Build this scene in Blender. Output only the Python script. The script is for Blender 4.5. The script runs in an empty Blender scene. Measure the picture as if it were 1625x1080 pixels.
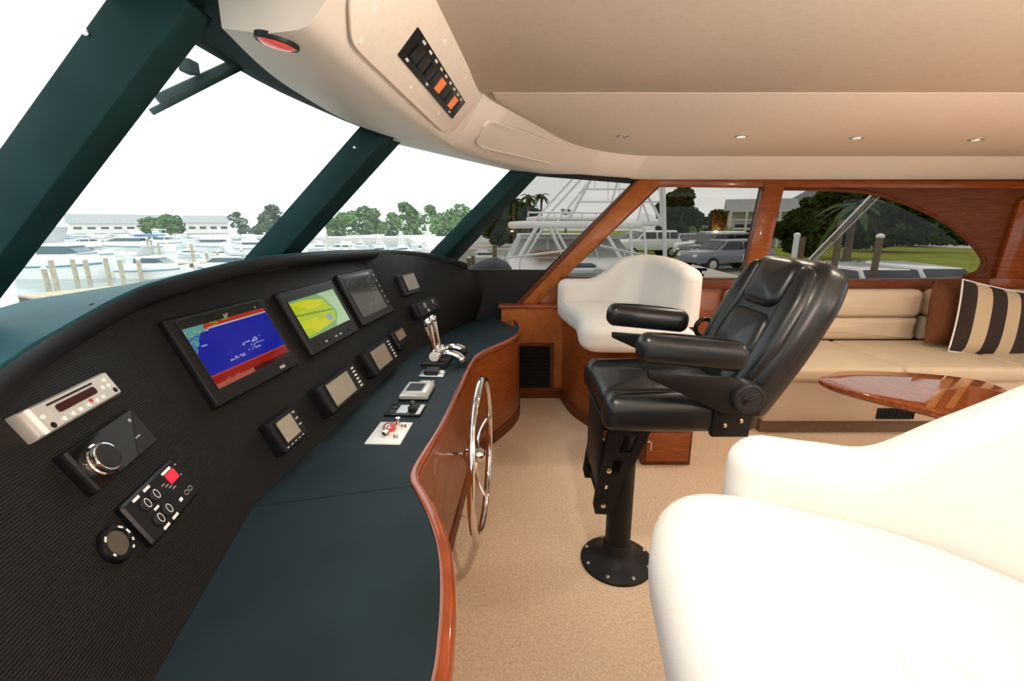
import bpy, bmesh, math, random
from mathutils import Vector, Matrix
from math import sin, cos, pi, radians
random.seed(7)
S = bpy.context.scene
COL = S.collection
# ------------------------------------------------------------------ camera
F, TH, ZC = 740.0, radians(14.1), 1.45
cam = bpy.data.cameras.new('camera'); cam.lens = 36 * F / 1625; cam.sensor_width = 36; cam.sensor_fit = 'HORIZONTAL'
cam.clip_start = .02; cam.clip_end = 2000
camo = bpy.data.objects.new('camera', cam); COL.objects.link(camo)
camo.location = (0, 0, ZC); camo.rotation_euler = (pi / 2 - TH, 0, 0)
S.camera = camo
# ------------------------------------------------------------------ world: bright even overcast
w = bpy.data.worlds.new('world'); S.world = w; w.use_nodes = True
nt = w.node_tree; nt.nodes.clear()
wo = nt.nodes.new('ShaderNodeOutputWorld'); bg = nt.nodes.new('ShaderNodeBackground')
ns = nt.nodes.new('ShaderNodeTexNoise'); ns.inputs['Scale'].default_value = 2.2; ns.inputs['Detail'].default_value = 4
cr = nt.nodes.new('ShaderNodeValToRGB')
cr.color_ramp.elements[0].color = (.86, .93, .95, 1); cr.color_ramp.elements[1].color = (1, 1, 1, 1)
cr.color_ramp.elements[0].position = .35; cr.color_ramp.elements[1].position = .6
tc = nt.nodes.new('ShaderNodeTexCoord')
nt.links.new(tc.outputs['Generated'], ns.inputs['Vector']); nt.links.new(ns.outputs['Fac'], cr.inputs['Fac'])
nt.links.new(cr.outputs['Color'], bg.inputs['Color']); nt.links.new(bg.outputs['Background'], wo.inputs['Surface'])
bg.inputs['Strength'].default_value = 2.3
vs_ = S.view_settings
vs_.view_transform = 'Standard'; vs_.look = 'None'; vs_.gamma = 1; vs_.use_curve_mapping = False; vs_.exposure = 0.0
DOWNLIGHT_W = 16.5
FILL_LIGHT_W = 110.0  # power of the fill lights added on the port wall
# ------------------------------------------------------------------ helpers
V = Vector
CAM = V((0, 0, ZC))
def ray(u, v):
    a = (u - 812.5) / F; b = (540 - v) / F
    return V((a, cos(TH) + b * sin(TH), -sin(TH) + b * cos(TH)))
def at(u, v, x=None, y=None, z=None, s=None):
    """world point seen at photograph pixel (u, v) on a given plane"""
    r = ray(u, v)
    if x is not None: s = x / r.x
    elif y is not None: s = y / r.y
    elif z is not None: s = (z - ZC) / r.z
    return CAM + r * s
def onp(u, v, p0, n):
    r = ray(u, v); return CAM + r * ((p0 - CAM).dot(n) / r.dot(n))
LOC = {}
def tag(o, label=None, cat=None, group=None, kind=None):
    if label: o['label'] = label
    if cat: o['category'] = cat
    if group: o['group'] = group
    if kind: o['kind'] = kind
    return o
def thing(name, label, cat, loc=(0, 0, 0), group=None, rz=0):
    o = bpy.data.objects.new(name, None); COL.objects.link(o)
    o.location = loc; o.rotation_euler = (0, 0, rz); o.empty_display_size = .1
    LOC[o.name] = V(loc)
    return tag(o, label, cat, group)
def copy_tree(o, parent=None):
    c = o.copy(); COL.objects.link(c); c.parent = parent
    for ch in o.children: copy_tree(ch, c)
    return c
def spline(pts, n=8, closed=False):
    P = [V(p) for p in pts]; out = []; N = len(P)
    rng = range(N if closed else N - 1)
    for i in rng:
        if closed: p0, p1, p2, p3 = P[i - 1], P[i], P[(i + 1) % N], P[(i + 2) % N]
        else: p0, p1, p2, p3 = P[max(i - 1, 0)], P[i], P[i + 1], P[min(i + 2, N - 1)]
        for k in range(n):
            t = k / n
            out.append(.5 * ((2 * p1) + (p2 - p0) * t + (2 * p0 - 5 * p1 + 4 * p2 - p3) * t * t + (3 * p1 - p0 - 3 * p2 + p3) * t ** 3))
    if not closed: out.append(P[-1].copy())
    return out
def roundpoly(pts, r, seg=5):
    """2D polygon with rounded corners; r scalar or list"""
    P = [V((p[0], p[1])) for p in pts]; N = len(P); out = []
    for i in range(N):
        a, b, c = P[i - 1], P[i], P[(i + 1) % N]
        rr = r[i] if isinstance(r, (list, tuple)) else r
        d1 = (a - b); d2 = (c - b); l1, l2 = d1.length, d2.length; d1.normalize(); d2.normalize()
        k = min(rr, l1 * .48, l2 * .48)
        if k < 1e-5: out.append(b); continue
        p, q = b + d1 * k, b + d2 * k
        for j in range(seg + 1):
            t = j / seg
            out.append(p * (1 - t) ** 2 + b * 2 * t * (1 - t) + q * t * t)
    return out
def offset2(poly, d):
    """inset a CCW 2D polygon by d"""
    N = len(poly); out = []
    for i in range(N):
        a, b, c = poly[i - 1], poly[i], poly[(i + 1) % N]
        e1 = (b - a); e2 = (c - b)
        if e1.length < 1e-7: e1 = e2
        if e2.length < 1e-7: e2 = e1
        n1 = V((-e1.y, e1.x)).normalized(); n2 = V((-e2.y, e2.x)).normalized()
        n = n1 + n2
        if n.length < 1e-6: n = n1
        n.normalize(); k = max(.45, n.dot(n1))
        out.append(b + n * d / k)
    return out
def area2(p): return sum(p[i - 1].x * p[i].y - p[i].x * p[i - 1].y for i in range(len(p))) / 2
def ccw(p):
    p = [V((q[0], q[1])) for q in p]
    return p if area2(p) > 0 else p[::-1]
def Mx(o, ex, ey, ez):
    m = Matrix((ex, ey, ez)).transposed().to_4x4(); m.translation = o; return m
class MB:
    def __init__(self): self.v = []; self.f = []
    def add(self, vs, fs):
        o = len(self.v); self.v += [V(p) for p in vs]; self.f += [tuple(i + o for i in f) for f in fs]; return self
    def box(self, c, s, M=None):
        c = V(c); h = V(s) / 2
        vs = [c + V((x * h.x, y * h.y, z * h.z)) for z in (-1, 1) for y in (-1, 1) for x in (-1, 1)]
        if M: vs = [M @ p for p in vs]
        return self.add(vs, [(0, 2, 3, 1), (4, 5, 7, 6), (0, 1, 5, 4), (2, 6, 7, 3), (0, 4, 6, 2), (1, 3, 7, 5)])
    def prism(self, poly, vec):
        """3D polygon extruded along vec"""
        P = [V(p) for p in poly]; N = len(P); vec = V(vec)
        vs = P + [p + vec for p in P]
        return self.add(vs, [tuple(range(N))[::-1], tuple(range(N, 2 * N))] + [(i, (i + 1) % N, N + (i + 1) % N, N + i) for i in range(N)])
    def loft(self, rings, closed=True, caps=True):
        N = len(rings[0]); vs = [p for r in rings for p in r]; fs = []
        for j in range(len(rings) - 1):
            for i in range(N if closed else N - 1):
                k = (i + 1) % N
                fs.append((j * N + i, j * N + k, (j + 1) * N + k, (j + 1) * N + i))
        if caps and closed:
            fs.append(tuple(range(N))[::-1]); fs.append(tuple(range((len(rings) - 1) * N, len(rings) * N)))
        return self.add(vs, fs)
    def tube(self, path, r, n=10, closed=False, caps=True):
        P = [V(p) for p in path]; N = len(P); rings = []; up = None
        for i, p in enumerate(P):
            if closed: t = P[(i + 1) % N] - P[i - 1]
            else: t = P[min(i + 1, N - 1)] - P[max(i - 1, 0)]
            t.normalize()
            if up is None:
                up = V((0, 0, 1)) if abs(t.z) < .9 else V((1, 0, 0))
            x = t.cross(up)
            if x.length < 1e-4: x = t.cross(V((1, 0, 0)))
            x.normalize(); y = x.cross(t); up = y.copy()
            rr = r[i] if isinstance(r, (list, tuple)) else r
            rings.append([p + x * cos(2 * pi * k / n) * rr + y * sin(2 * pi * k / n) * rr for k in range(n)])
        if closed: rings.append(rings[0])
        return self.loft(rings, True, caps and not closed)
    def lathe(self, prof, M=None, n=24, cap=True):
        M = M or Matrix()
        rings = [[M @ V((r * cos(2 * pi * k / n), r * sin(2 * pi * k / n), z)) for k in range(n)] for r, z in prof]
        return self.loft(rings, True, cap)
    def cushion(self, outline, z0, z1, r, crown=.0, M=None, seg=4, rb=None):
        o = ccw(outline); rb = r if rb is None else rb; rings = []
        for k in range(seg + 1):
            a = pi / 2 * k / seg
            q = offset2(o, rb * (1 - sin(a))); rings.append([V((p.x, p.y, z0 + rb * (1 - cos(a)))) for p in q])
        for k in range(seg + 1):
            a = pi / 2 * k / seg
            q = offset2(o, r * (1 - cos(a))); rings.append([V((p.x, p.y, z1 - r * (1 - sin(a)))) for p in q])
        c = sum((p for p in rings[-1]), V()) / len(o)
        base = rings[-1]
        for k, t in ((1, .7), (2, .35), (3, .04)):
            rings.append([V((c.x + (p.x - c.x) * t, c.y + (p.y - c.y) * t, z1 + crown * (1 - t * t))) for p in base])
        if M: rings = [[M @ p for p in g] for g in rings]
        return self.loft(rings)
    def build(self, name, mat, parent=None, smooth=35, bevel=0, seg=2, local=False, kind=None):
        off = V() if (parent is None or local) else LOC.get(parent.name, V())
        me = bpy.data.meshes.new(name)
        me.from_pydata([tuple(p - off) for p in self.v], [], self.f)
        bm = bmesh.new(); bm.from_mesh(me)
        bmesh.ops.recalc_face_normals(bm, faces=bm.faces)
        if bevel:
            bm.normal_update()
            ed = [e for e in bm.edges if len(e.link_faces) == 2 and e.calc_face_angle(0) > radians(28)]
            bmesh.ops.bevel(bm, geom=ed, offset=bevel, segments=seg, profile=.5, affect='EDGES', clamp_overlap=True)
        bm.to_mesh(me); bm.free()
        if smooth:
            me.polygons.foreach_set('use_smooth', [True] * len(me.polygons)); me.set_sharp_from_angle(angle=radians(smooth))
        me.materials.append(mat)
        o = bpy.data.objects.new(name, me); COL.objects.link(o)
        if parent is not None: o.parent = parent
        LOC[o.name] = off
        if kind: o['kind'] = kind
        return o
def plate(outer, holes, M, thick, name, mat, parent=None, kind=None, smooth=35):
    """flat plate with holes; outlines in the plane of M, thickness along M's z"""
    cu = bpy.data.curves.new(name, 'CURVE'); cu.dimensions = '2D'; cu.fill_mode = 'BOTH'; cu.extrude = thick / 2
    for pl in [outer] + list(holes):
        sp = cu.splines.new('POLY'); sp.points.add(len(pl) - 1); sp.use_cyclic_u = True
        for i, p in enumerate(pl): sp.points[i].co = (p[0], p[1], 0, 1)
    tmp = bpy.data.objects.new('tmp', cu); me = bpy.data.meshes.new_from_object(tmp)
    bpy.data.objects.remove(tmp); bpy.data.curves.remove(cu)
    b = MB(); b.v = [M @ v.co for v in me.vertices]; b.f = [tuple(p.vertices) for p in me.polygons]
    bpy.data.meshes.remove(me)
    bm = bmesh.new(); vs = [bm.verts.new(p) for p in b.v]
    for f in b.f:
        try: bm.faces.new([vs[i] for i in f])
        except ValueError: pass
    bmesh.ops.remove_doubles(bm, verts=bm.verts, dist=1e-5); bm.verts.index_update()
    b.v = [v.co.copy() for v in bm.verts]; b.f = [tuple(v.index for v in f.verts) for f in bm.faces]; bm.free()
    return b.build(name, mat, parent, smooth=smooth, kind=kind)
# ------------------------------------------------------------------ materials
def newmat(name):
    m = bpy.data.materials.new(name); m.use_nodes = True
    return m, m.node_tree, m.node_tree.nodes['Principled BSDF']
def mat(name, col, rough=.5, metal=0, var=.08, scale=30, bump=0, bscale=200, coat=0, spec=.5, emit=None, es=0):
    m, t, p = newmat(name)
    tcn = t.nodes.new('ShaderNodeTexCoord'); n = t.nodes.new('ShaderNodeTexNoise'); n.inputs['Scale'].default_value = scale
    t.links.new(tcn.outputs['Object'], n.inputs['Vector'])
    r = t.nodes.new('ShaderNodeValToRGB')
    r.color_ramp.elements[0].color = (*[c * (1 - var) for c in col], 1); r.color_ramp.elements[1].color = (*[min(1, c * (1 + var)) for c in col], 1)
    r.color_ramp.elements[0].position = .3; r.color_ramp.elements[1].position = .7
    t.links.new(n.outputs['Fac'], r.inputs['Fac']); t.links.new(r.outputs['Color'], p.inputs['Base Color'])
    p.inputs['Roughness'].default_value = rough; p.inputs['Metallic'].default_value = metal
    p.inputs['Coat Weight'].default_value = coat; p.inputs['Coat Roughness'].default_value = .06
    p.inputs['Specular IOR Level'].default_value = spec
    if bump:
        n2 = t.nodes.new('ShaderNodeTexNoise'); n2.inputs['Scale'].default_value = bscale; n2.inputs['Detail'].default_value = 3
        t.links.new(tcn.outputs['Object'], n2.inputs['Vector'])
        b = t.nodes.new('ShaderNodeBump'); b.inputs['Strength'].default_value = bump; b.inputs['Distance'].default_value = .01
        t.links.new(n2.outputs['Fac'], b.inputs['Height']); t.links.new(b.outputs['Normal'], p.inputs['Normal'])
    if emit:
        p.inputs['Emission Color'].default_value = (*emit, 1); p.inputs['Emission Strength'].default_value = es
    return m
def wood(name, c1, c2, rough=.25, coat=.6, sc=(3, 3, 30), dist=4):
    m, t, p = newmat(name)
    tcn = t.nodes.new('ShaderNodeTexCoord'); mp = t.nodes.new('ShaderNodeMapping'); mp.inputs['Scale'].default_value = sc
    n = t.nodes.new('ShaderNodeTexNoise'); n.inputs['Scale'].default_value = 2.5; n.inputs['Detail'].default_value = 6; n.inputs['Distortion'].default_value = dist * .2
    t.links.new(tcn.outputs['Object'], mp.inputs['Vector']); t.links.new(mp.outputs['Vector'], n.inputs['Vector'])
    r = t.nodes.new('ShaderNodeValToRGB'); r.color_ramp.elements[0].color = (*c1, 1); r.color_ramp.elements[1].color = (*c2, 1)
    r.color_ramp.elements[0].position = .3; r.color_ramp.elements[1].position = .72
    t.links.new(n.outputs['Fac'], r.inputs['Fac']); t.links.new(r.outputs['Color'], p.inputs['Base Color'])
    p.inputs['Roughness'].default_value = rough; p.inputs['Coat Weight'].default_value = coat; p.inputs['Coat Roughness'].default_value = .05
    p.inputs['Specular IOR Level'].default_value = .2
    return m
def glass(name, tint, gloss=.05, veil=0.0, vcol=(.8, .95, 1)):
    m, t, p = newmat(name); t.nodes.remove(p)
    out = [n for n in t.nodes if n.type == 'OUTPUT_MATERIAL'][0]
    tr = t.nodes.new('ShaderNodeBsdfTransparent'); tr.inputs['Color'].default_value = (*tint, 1)
    gl = t.nodes.new('ShaderNodeBsdfGlossy'); gl.inputs['Roughness'].default_value = .01
    mx = t.nodes.new('ShaderNodeMixShader'); mx.inputs['Fac'].default_value = gloss
    t.links.new(tr.outputs[0], mx.inputs[1]); t.links.new(gl.outputs[0], mx.inputs[2]); last = mx
    if veil:  # translucent share pales the view in place of flare haze
        tl = t.nodes.new('ShaderNodeBsdfTranslucent'); tl.inputs['Color'].default_value = (*vcol, 1)
        n = t.nodes.new('ShaderNodeTexNoise'); n.inputs['Scale'].default_value = 3
        mm = t.nodes.new('ShaderNodeMath'); mm.operation = 'MULTIPLY_ADD'; mm.inputs[1].default_value = veil * .3; mm.inputs[2].default_value = veil * .85
        t.links.new(n.outputs['Fac'], mm.inputs[0])
        m2 = t.nodes.new('ShaderNodeMixShader'); t.links.new(mm.outputs[0], m2.inputs['Fac'])
        t.links.new(mx.outputs[0], m2.inputs[1]); t.links.new(tl.outputs[0], m2.inputs[2]); last = m2
    t.links.new(last.outputs[0], out.inputs['Surface'])
    return m
def screenmat(name, es):
    m, t, p = newmat(name)
    a = t.nodes.new('ShaderNodeAttribute'); a.attribute_name = 'print'
    t.links.new(a.outputs['Color'], p.inputs['Emission Color']); p.inputs['Emission Strength'].default_value = es
    p.inputs['Base Color'].default_value = (.003, .003, .003, 1); p.inputs['Roughness'].default_value = .1; p.inputs['Specular IOR Level'].default_value = .22
    return m
def vinyl(name, col, rough, period, bump):
    """ribbed dashboard vinyl"""
    m, t, p = newmat(name)
    tcn = t.nodes.new('ShaderNodeTexCoord'); mp = t.nodes.new('ShaderNodeMapping')
    wv = t.nodes.new('ShaderNodeTexWave'); wv.wave_type = 'BANDS'; wv.bands_direction = 'Z'; wv.inputs['Scale'].default_value = .314 / period
    wv.inputs['Distortion'].default_value = 1.2; wv.inputs['Detail'].default_value = 1; wv.inputs['Detail Scale'].default_value = 12
    t.links.new(tcn.outputs['Object'], wv.inputs['Vector'])
    r = t.nodes.new('ShaderNodeValToRGB'); r.color_ramp.elements[0].color = (*[c * .72 for c in col], 1); r.color_ramp.elements[1].color = (*[c * 1.2 for c in col], 1)
    t.links.new(wv.outputs['Fac'], r.inputs['Fac']); t.links.new(r.outputs['Color'], p.inputs['Base Color'])
    b = t.nodes.new('ShaderNodeBump'); b.inputs['Strength'].default_value = bump; b.inputs['Distance'].default_value = .004
    t.links.new(wv.outputs['Fac'], b.inputs['Height']); t.links.new(b.outputs['Normal'], p.inputs['Normal'])
    p.inputs['Roughness'].default_value = rough; p.inputs['Specular IOR Level'].default_value = .2
    return m
M = {}
M['carpet'] = mat('carpet', (.78, .59, .41), .95, var=.13, scale=90, bump=.9, bscale=160, spec=.1)
M['headliner'] = mat('headliner', (.87, .77, .67), .75, var=.03, scale=60, bump=.12, bscale=500, spec=.25)
M['headliner2'] = mat('headliner_panel', (.86, .77, .67), .6, var=.03, scale=60, bump=.08, bscale=500, spec=.3)
M['gel'] = mat('soffit_gelcoat', (.86, .79, .71), .45, var=.02, scale=8, spec=.4)
M['frame'] = mat('windshield_frame', (.008, .031, .033), .6, var=.15, scale=8, spec=.12)
M['black'] = mat('black_panel', (.005, .005, .0055), .55, var=.2, scale=20, spec=.3)
M['shelf'] = mat('dash_shelf', (.008, .066, .082), .6, var=.12, scale=6, spec=.15)
M['desk'] = mat('desk_laminate', (.007, .018, .024), .55, var=.25, scale=5, bump=.05, bscale=600, spec=.22)
M['dash'] = vinyl('dash_vinyl', (.0095, .0085, .0075), .46, .005, .35)
M['wood'] = wood('cherry_wood', (.17, .042, .010), (.31, .088, .020), .3, .3)
M['wood_dark'] = wood('dark_cherry_wood', (.09, .022, .007), (.17, .048, .014), .5, .04)
M['wood_trim'] = wood('cherry_trim', (.21, .040, .012), (.31, .070, .020), .18, .7)
M['wood_table'] = wood('table_wood', (.17, .04, .012), (.33, .10, .03), .08, 1.0, (18, 3, 3))
M['wood_inlay'] = wood('inlay_wood', (.33, .12, .035), (.45, .19, .06), .08, 1.0, (18, 3, 3))
M['white_leather'] = mat('white_leather', (.76, .745, .71), .5, var=.02, scale=6, bump=.1, bscale=300, spec=.4)
M['cream_leather'] = mat('cream_leather', (.58, .47, .34), .5, var=.04, scale=6, bump=.12, bscale=300, spec=.4)
M['black_leather'] = mat('black_leather', (.006, .0085, .010), .33, var=.2, scale=10, bump=.04, bscale=240, spec=.45)
M['black_metal'] = mat('black_metal', (.006, .006, .006), .5, var=.15, scale=20, spec=.25)
M['plastic'] = mat('black_plastic', (.0055, .0055, .006), .35, var=.1, scale=30, spec=.3)
M['plastic2'] = mat('charcoal_plastic', (.016, .016, .018), .45, var=.1, scale=30, spec=.3)
M['chrome'] = mat('chrome', (.82, .8, .77), .09, 1, var=.02)
M['steel'] = mat('brushed_steel', (.6, .6, .58), .35, 1, var=.06, scale=80)
M['silver'] = mat('silver_plastic', (.62, .6, .56), .35, .4, var=.05, scale=40)
M['offlcd'] = mat('grey_lcd', (.30, .265, .21), .25, var=.05, scale=20)
M['white_ink'] = mat('white_ink', (.85, .85, .85), .5, var=.01)
M['grey_ink'] = mat('grey_ink', (.38, .38, .37), .5, var=.01)
M['red_led'] = mat('red_led', (.5, .01, .02), .3, emit=(1, .02, .05), es=.8)
M['white_plate'] = mat('white_plate', (.86, .87, .85), .35, var=.02)
M['red_knob'] = mat('red_knob', (.5, .05, .03), .3, var=.08)
M['darkred'] = mat('dark_red_display', (.035, .006, .005), .15, var=.3, scale=60)
M['redlens'] = mat('red_lamp_lens', (.75, .11, .08), .25, var=.1, scale=60, emit=(1, .12, .08), es=.22)
M['amber'] = mat('amber_rocker', (.6, .13, .03), .3, emit=(1, .25, .06), es=.35)
M['spot_on'] = mat('lit_lamp_lens', (.9, .85, .7), .3, emit=(1, .86, .62), es=9)
M['spot_off'] = mat('unlit_lamp_lens', (.6, .52, .42), .3)
M['stripe_dark'] = mat('brown_fabric', (.028, .016, .011), .9, var=.15, scale=80, bump=.3, bscale=500, spec=.1)
M['stripe_tan'] = mat('tan_fabric', (.50, .40, .27), .9, var=.08, scale=80, bump=.3, bscale=500, spec=.1)
M['brown'] = mat('brown_suede', (.12, .045, .02), .85, var=.12, scale=30, bump=.2, bscale=400, spec=.15)
M['windshield'] = glass('windshield_glass', (.95, 1, 1), .03, .04)
M['sidewin'] = glass('tinted_side_glass', (.30, .29, .27), .012)
M['portwin'] = glass('port_glass', (.95, .95, .94), .03)
M['brass'] = mat('brass', (.6, .42, .16), .25, 1)
M['frost'] = mat('frosted_shade', (.9, .85, .75), .6, emit=(1, .85, .65), es=1.5)
M['kick'] = mat('toe_kick', (.16, .10, .055), .8, var=.1)
SCR = screenmat('screen_print', .75)
def struct(o): o['kind'] = 'structure'; return o
# ================================================================== SETTING
Z0 = V((0, 0, 1))
WY = 3.95
struct(MB().box((1.7, 1.6, -.03), (6.8, 4.9, .06)).build('floor', M['carpet']))
ZCL = 1.907
bnd = spline([(-.06, 1.97, 0), (.10, 2.38, 0), (.32, 2.9, 0), (.55, 3.22, 0), (.85, 3.45, 0), (1.2, 3.5, 0)], 6)
far_poly = [(-.07, 1.856, 0)] + [tuple(p) for p in bnd] + [(5.1, 3.5, 0), (5.1, 1.856, 0)]
ceil = struct(MB().prism([(p[0], p[1], ZCL) for p in far_poly], (0, 0, .03)).build('ceiling', M['headliner'], bevel=.002))
MB().prism([(-.115, 1.85, ZCL), (-.165, 1.13, ZCL), (-.2, .5, ZCL), (-.2, -.8, ZCL), (5.1, -.8, ZCL), (5.1, 1.85, ZCL)], (0, 0, .03)).build('ceiling_panel', M['headliner'], ceil, bevel=.002)
# roof deck above the headliner keeps the sky out
rf = [(-.74, -.8), (-.80, .6), (-.82, 1.6), (-.74, 2.2), (-.5, 2.8), (-.22, 3.35), (.0, 4.05), (5.2, 4.05), (5.2, -.8)]
struct(MB().prism([(x, y, 1.955) for x, y in rf], (0, 0, .05)).build('roof', M['gel']))
# side soffit that follows the roof edge
st = [((-.112, 1.92, ZCL), at(715, 232, z=1.75), (-.66, 2.3, 1.83)),
      ((.02, 2.2, ZCL), at(762, 250, z=1.765), (-.38, 2.9, 1.83)),
      ((.14, 2.48, ZCL), at(810, 262, z=1.775), (-.14, 3.4, 1.83)),
      ((.32, 2.9, ZCL), at(860, 270, z=1.778), (.05, 3.75, 1.83)),
      ((.55, 3.22, ZCL), at(905, 275, z=1.78), (.36, 3.93, 1.83)),
      ((.85, 3.45, ZCL), at(1000, 283, z=1.775), (.82, 3.93, 1.83)),
      ((1.2, 3.5, ZCL), V((1.12, 3.78, 1.77)), (1.12, 3.93, 1.83)),
      ((3, 3.5, ZCL), V((3, 3.78, 1.77)), (3, 3.93, 1.83)),
      ((5.1, 3.5, ZCL), V((5.1, 3.78, 1.77)), (5.1, 3.93, 1.83))]
Ts = spline([s[0] for s in st], 5); Bs = spline([s[1] for s in st], 5); Os = spline([s[2] for s in st], 5)
rings = []
for T, B, O in zip(Ts, Bs, Os):
    d = (T - B).normalized(); e = (O - B).normalized()
    rings.append([T, T.lerp(B, .5) + V((.004, -.008, -.012)), B + d * .03, B + d * .008 + e * .008, B + e * .03, O, V((O.x, O.y, 1.95)), V((T.x, T.y, 1.95))])
sof = struct(MB().loft(rings).build('trim_1', M['gel'], smooth=50))
# recessed speaker cover on the soffit
p0 = Ts[8]; n = (Ts[12] - Ts[5]).cross(Bs[8] - Ts[8]).normalized()
if n.dot(CAM - p0) < 0: n = -n
q0 = Bs[6].lerp(Ts[6], .5); 
def face_panel(px, p0, n, off, th, name, m, parent, r=.02, bevel=.003):
    P = [onp(u, v, p0, n) + n * off for u, v in px]
    c = sum(P, V()) / len(P); ex = (P[1] - P[0]).normalized(); ez = n; ey = ez.cross(ex)
    Mm = Mx(c, ex, ey, ez)
    q = roundpoly(ccw([((p - c).dot(ex), (p - c).dot(ey)) for p in P]), r, 5)
    b = MB().prism([Mm @ V((p.x, p.y, 0)) for p in q], n * th)
    return b.build(name, m, parent, bevel=bevel)
from mathutils.bvhtree import BVHTree
bvh = BVHTree.FromPolygons([v.co for v in sof.data.vertices], [tuple(p.vertices) for p in sof.data.polygons])
def cast(u, v, off):
    r = ray(u, v).normalized(); h, nn_, _, _ = bvh.ray_cast(CAM, r)
    if nn_.dot(r) > 0: nn_ = -nn_
    return h + nn_ * off
qo = roundpoly(ccw([(772, 187), (903, 235), (893, 263), (750, 230)]), 14, 6); qc = sum(qo, V((0, 0))) / len(qo)
MB().loft([[cast(qc.x + (p.x - qc.x) * k, qc.y + (p.y - qc.y) * k, o_) for p in qo] for k, o_ in ((1, .0), (.985, .007), (.93, .008), (.88, .004), (.6, .004), (.3, .004), (.03, .004))]).build('speaker_cover', M['gel'], sof, smooth=25)

# ---------------------------------------------------------------- windshield
def XT(y):   # glass top edge (z 1.82)
    pts = [(-.8, -.60), (.3, -.70), (1.0, -.75), (1.6, -.76), (2.2, -.68), (2.76, -.47), (3.3, -.19), (3.75, .06), (4, .2)]
    for (a, b), (c, d) in zip(pts, pts[1:]):
        if y <= c: return b + (d - b) * (y - a) / (c - a)
ZT, ZB = 1.89, 1.22
def glass_pt(y, z): 
    sp_ = (XT(y - .12) + XT(y) * 2 + XT(min(y + .12, 3.99))) / 4
    return V((sp_ - (1.82 - z) * 1.03, y, z))
def pane(name, y0, y1, zb0, zb1):
    N = 10; top = []; bot = []
    for i in range(N + 1):
        y = y0 + (y1 - y0) * i / N; zb = zb0 + (zb1 - zb0) * i / N
        top.append(glass_pt(y, ZT)); bot.append(glass_pt(y, zb))
    return struct(MB().loft([bot, top], closed=False).build(name, M['windshield']))
pane('window_1', -.7, .95, 1.1, ZB); pane('window_2', 1.0, 2.18, ZB, ZB); pane('window_3', 2.24, 3.70, ZB, 1.05)
hdr = []
for i in range(33):
    y = -.7 + 4.42 * i / 32
    zz = 1.857 - .022 * max(0, (y - 2.2) / 1.5); g = glass_pt(y, zz)
    hdr.append([g + V((-.03, 0, .0)), g, g + V((.12, 0, -.008)), g + V((.24, 0, -.004)), V((g.x + .24, y, 1.952)), V((g.x + .06, y, 1.952))])
wf = struct(MB().loft(hdr).build('wall_front', M['frame'], smooth=30))
def mullion(y0, y1, zb, depth, tw=0.0, bev=.006):
    """raked windshield post: side faces perpendicular to the glass"""
    b = MB(); rg = []
    for z in (ZT + .02, zb):
        a, c = glass_pt(y0, z), glass_pt(y1, z)
        nv = V((.70, tw, -.714)) * depth
        rg.append([a, c, c + nv, a + nv])
    return b.loft(rg).build('mullion', M['frame'], wf, bevel=bev)
mullion(.955, 1.035, 1.12, .11); mullion(2.15, 2.28, 1.15, .11); mullion(3.60, 3.76, .98, .10)
# screw caps on the posts
for (u, v, y) in ((137, 52, .955), (563, 234, 2.15), (110, 481, None)):
    if y is None: continue
    p = at(u, v, y=y)
    MB().lathe([(.006, 0), (.006, .002), (.002, .004)], Mx(p, V((1, 0, 0)), V((0, 0, 1)), V((0, -1, 0))), 10).build('screw_cap', M['chrome'], wf)

# ---------------------------------------------------------------- starboard wall
WM = Mx(V((0, WY, 0)), V((1, 0, 0)), V((0, 0, 1)), V((0, -1, 0)))
def wp(u, v, y=WY): p = at(u, v, y=y); return (p.x, p.z)
win1 = [wp(*p) for p in ((724, 415), (852, 279), (1002, 291), (866, 428), (738, 427))]
win2 = [wp(*p) for p in ((1046, 296), (1207, 298), (1176, 441), (897, 438))]
win3 = [tuple(p.xy) for p in spline([(*wp(*p), 0) for p in ((1241, 299), (1300, 300), (1375, 305), (1437, 322), (1500, 353), (1543, 388), (1561, 412))], 4)] + \
       [tuple(p.xy) for p in spline([(*wp(*p), 0) for p in ((1561, 418), (1553, 430), (1530, 438), (1480, 441))], 4)] + [wp(1320, 444), wp(1207, 442)]
dl0, dl1 = wp(1010, 283), wp(818, 486)
wall = plate([dl0, dl1, (dl1[0], 0), (5.2, 0), (5.2, 1.84), (dl0[0] + .05, 1.84)], [win2, win3], WM, .06, 'wall_starboard', M['wood_dark'], kind='structure')
wallf = plate([(-.9, 0), (dl1[0], 0), dl1, dl0, (dl0[0] + .03, 1.84), (.02, 1.84), wp(838, 270), wp(700, 412), (-.9, .9)], [win1], WM, .05, 'wall_forward', M['black'], kind='structure')
for i, (o, k) in enumerate(((win1, 4), (win2, 5), (win3, 6))):
    mm = MB().prism([WM @ V((p[0], p[1], -.012)) for p in o], (0, .0, 0))
    b = MB(); b.add([WM @ V((p[0], p[1], -.012)) for p in o], [tuple(range(len(o)))])
    struct(b.build('window_%d' % k, M['sidewin']))
def wtrim(px, name, m, proud=.03, y=WY, parent=wall, bevel=.004):
    P = [at(u, v, y=y - .03) for u, v in px]
    return MB().prism(P, (0, -proud, 0)).build(name, m, parent, bevel=bevel)
M['wood_orange'] = wood('light_cherry', (.31, .090, .020), (.44, .145, .035), .3, .2, (6, 3, 6))
wtrim([(1012, 285), (1047, 287), (1040, 297), (893, 441), (850, 483), (824, 483)], 'raked_post', M['wood_orange'], .045)
wtrim([(1004, 289), (1013, 285), (825, 484), (815, 484)], 'post_edge', M['wood_dark'], .05)
wtrim([(1020, 284), (1640, 288), (1640, 300), (1300, 298), (1046, 297)], 'head_rail', M['wood'], .04)
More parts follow.
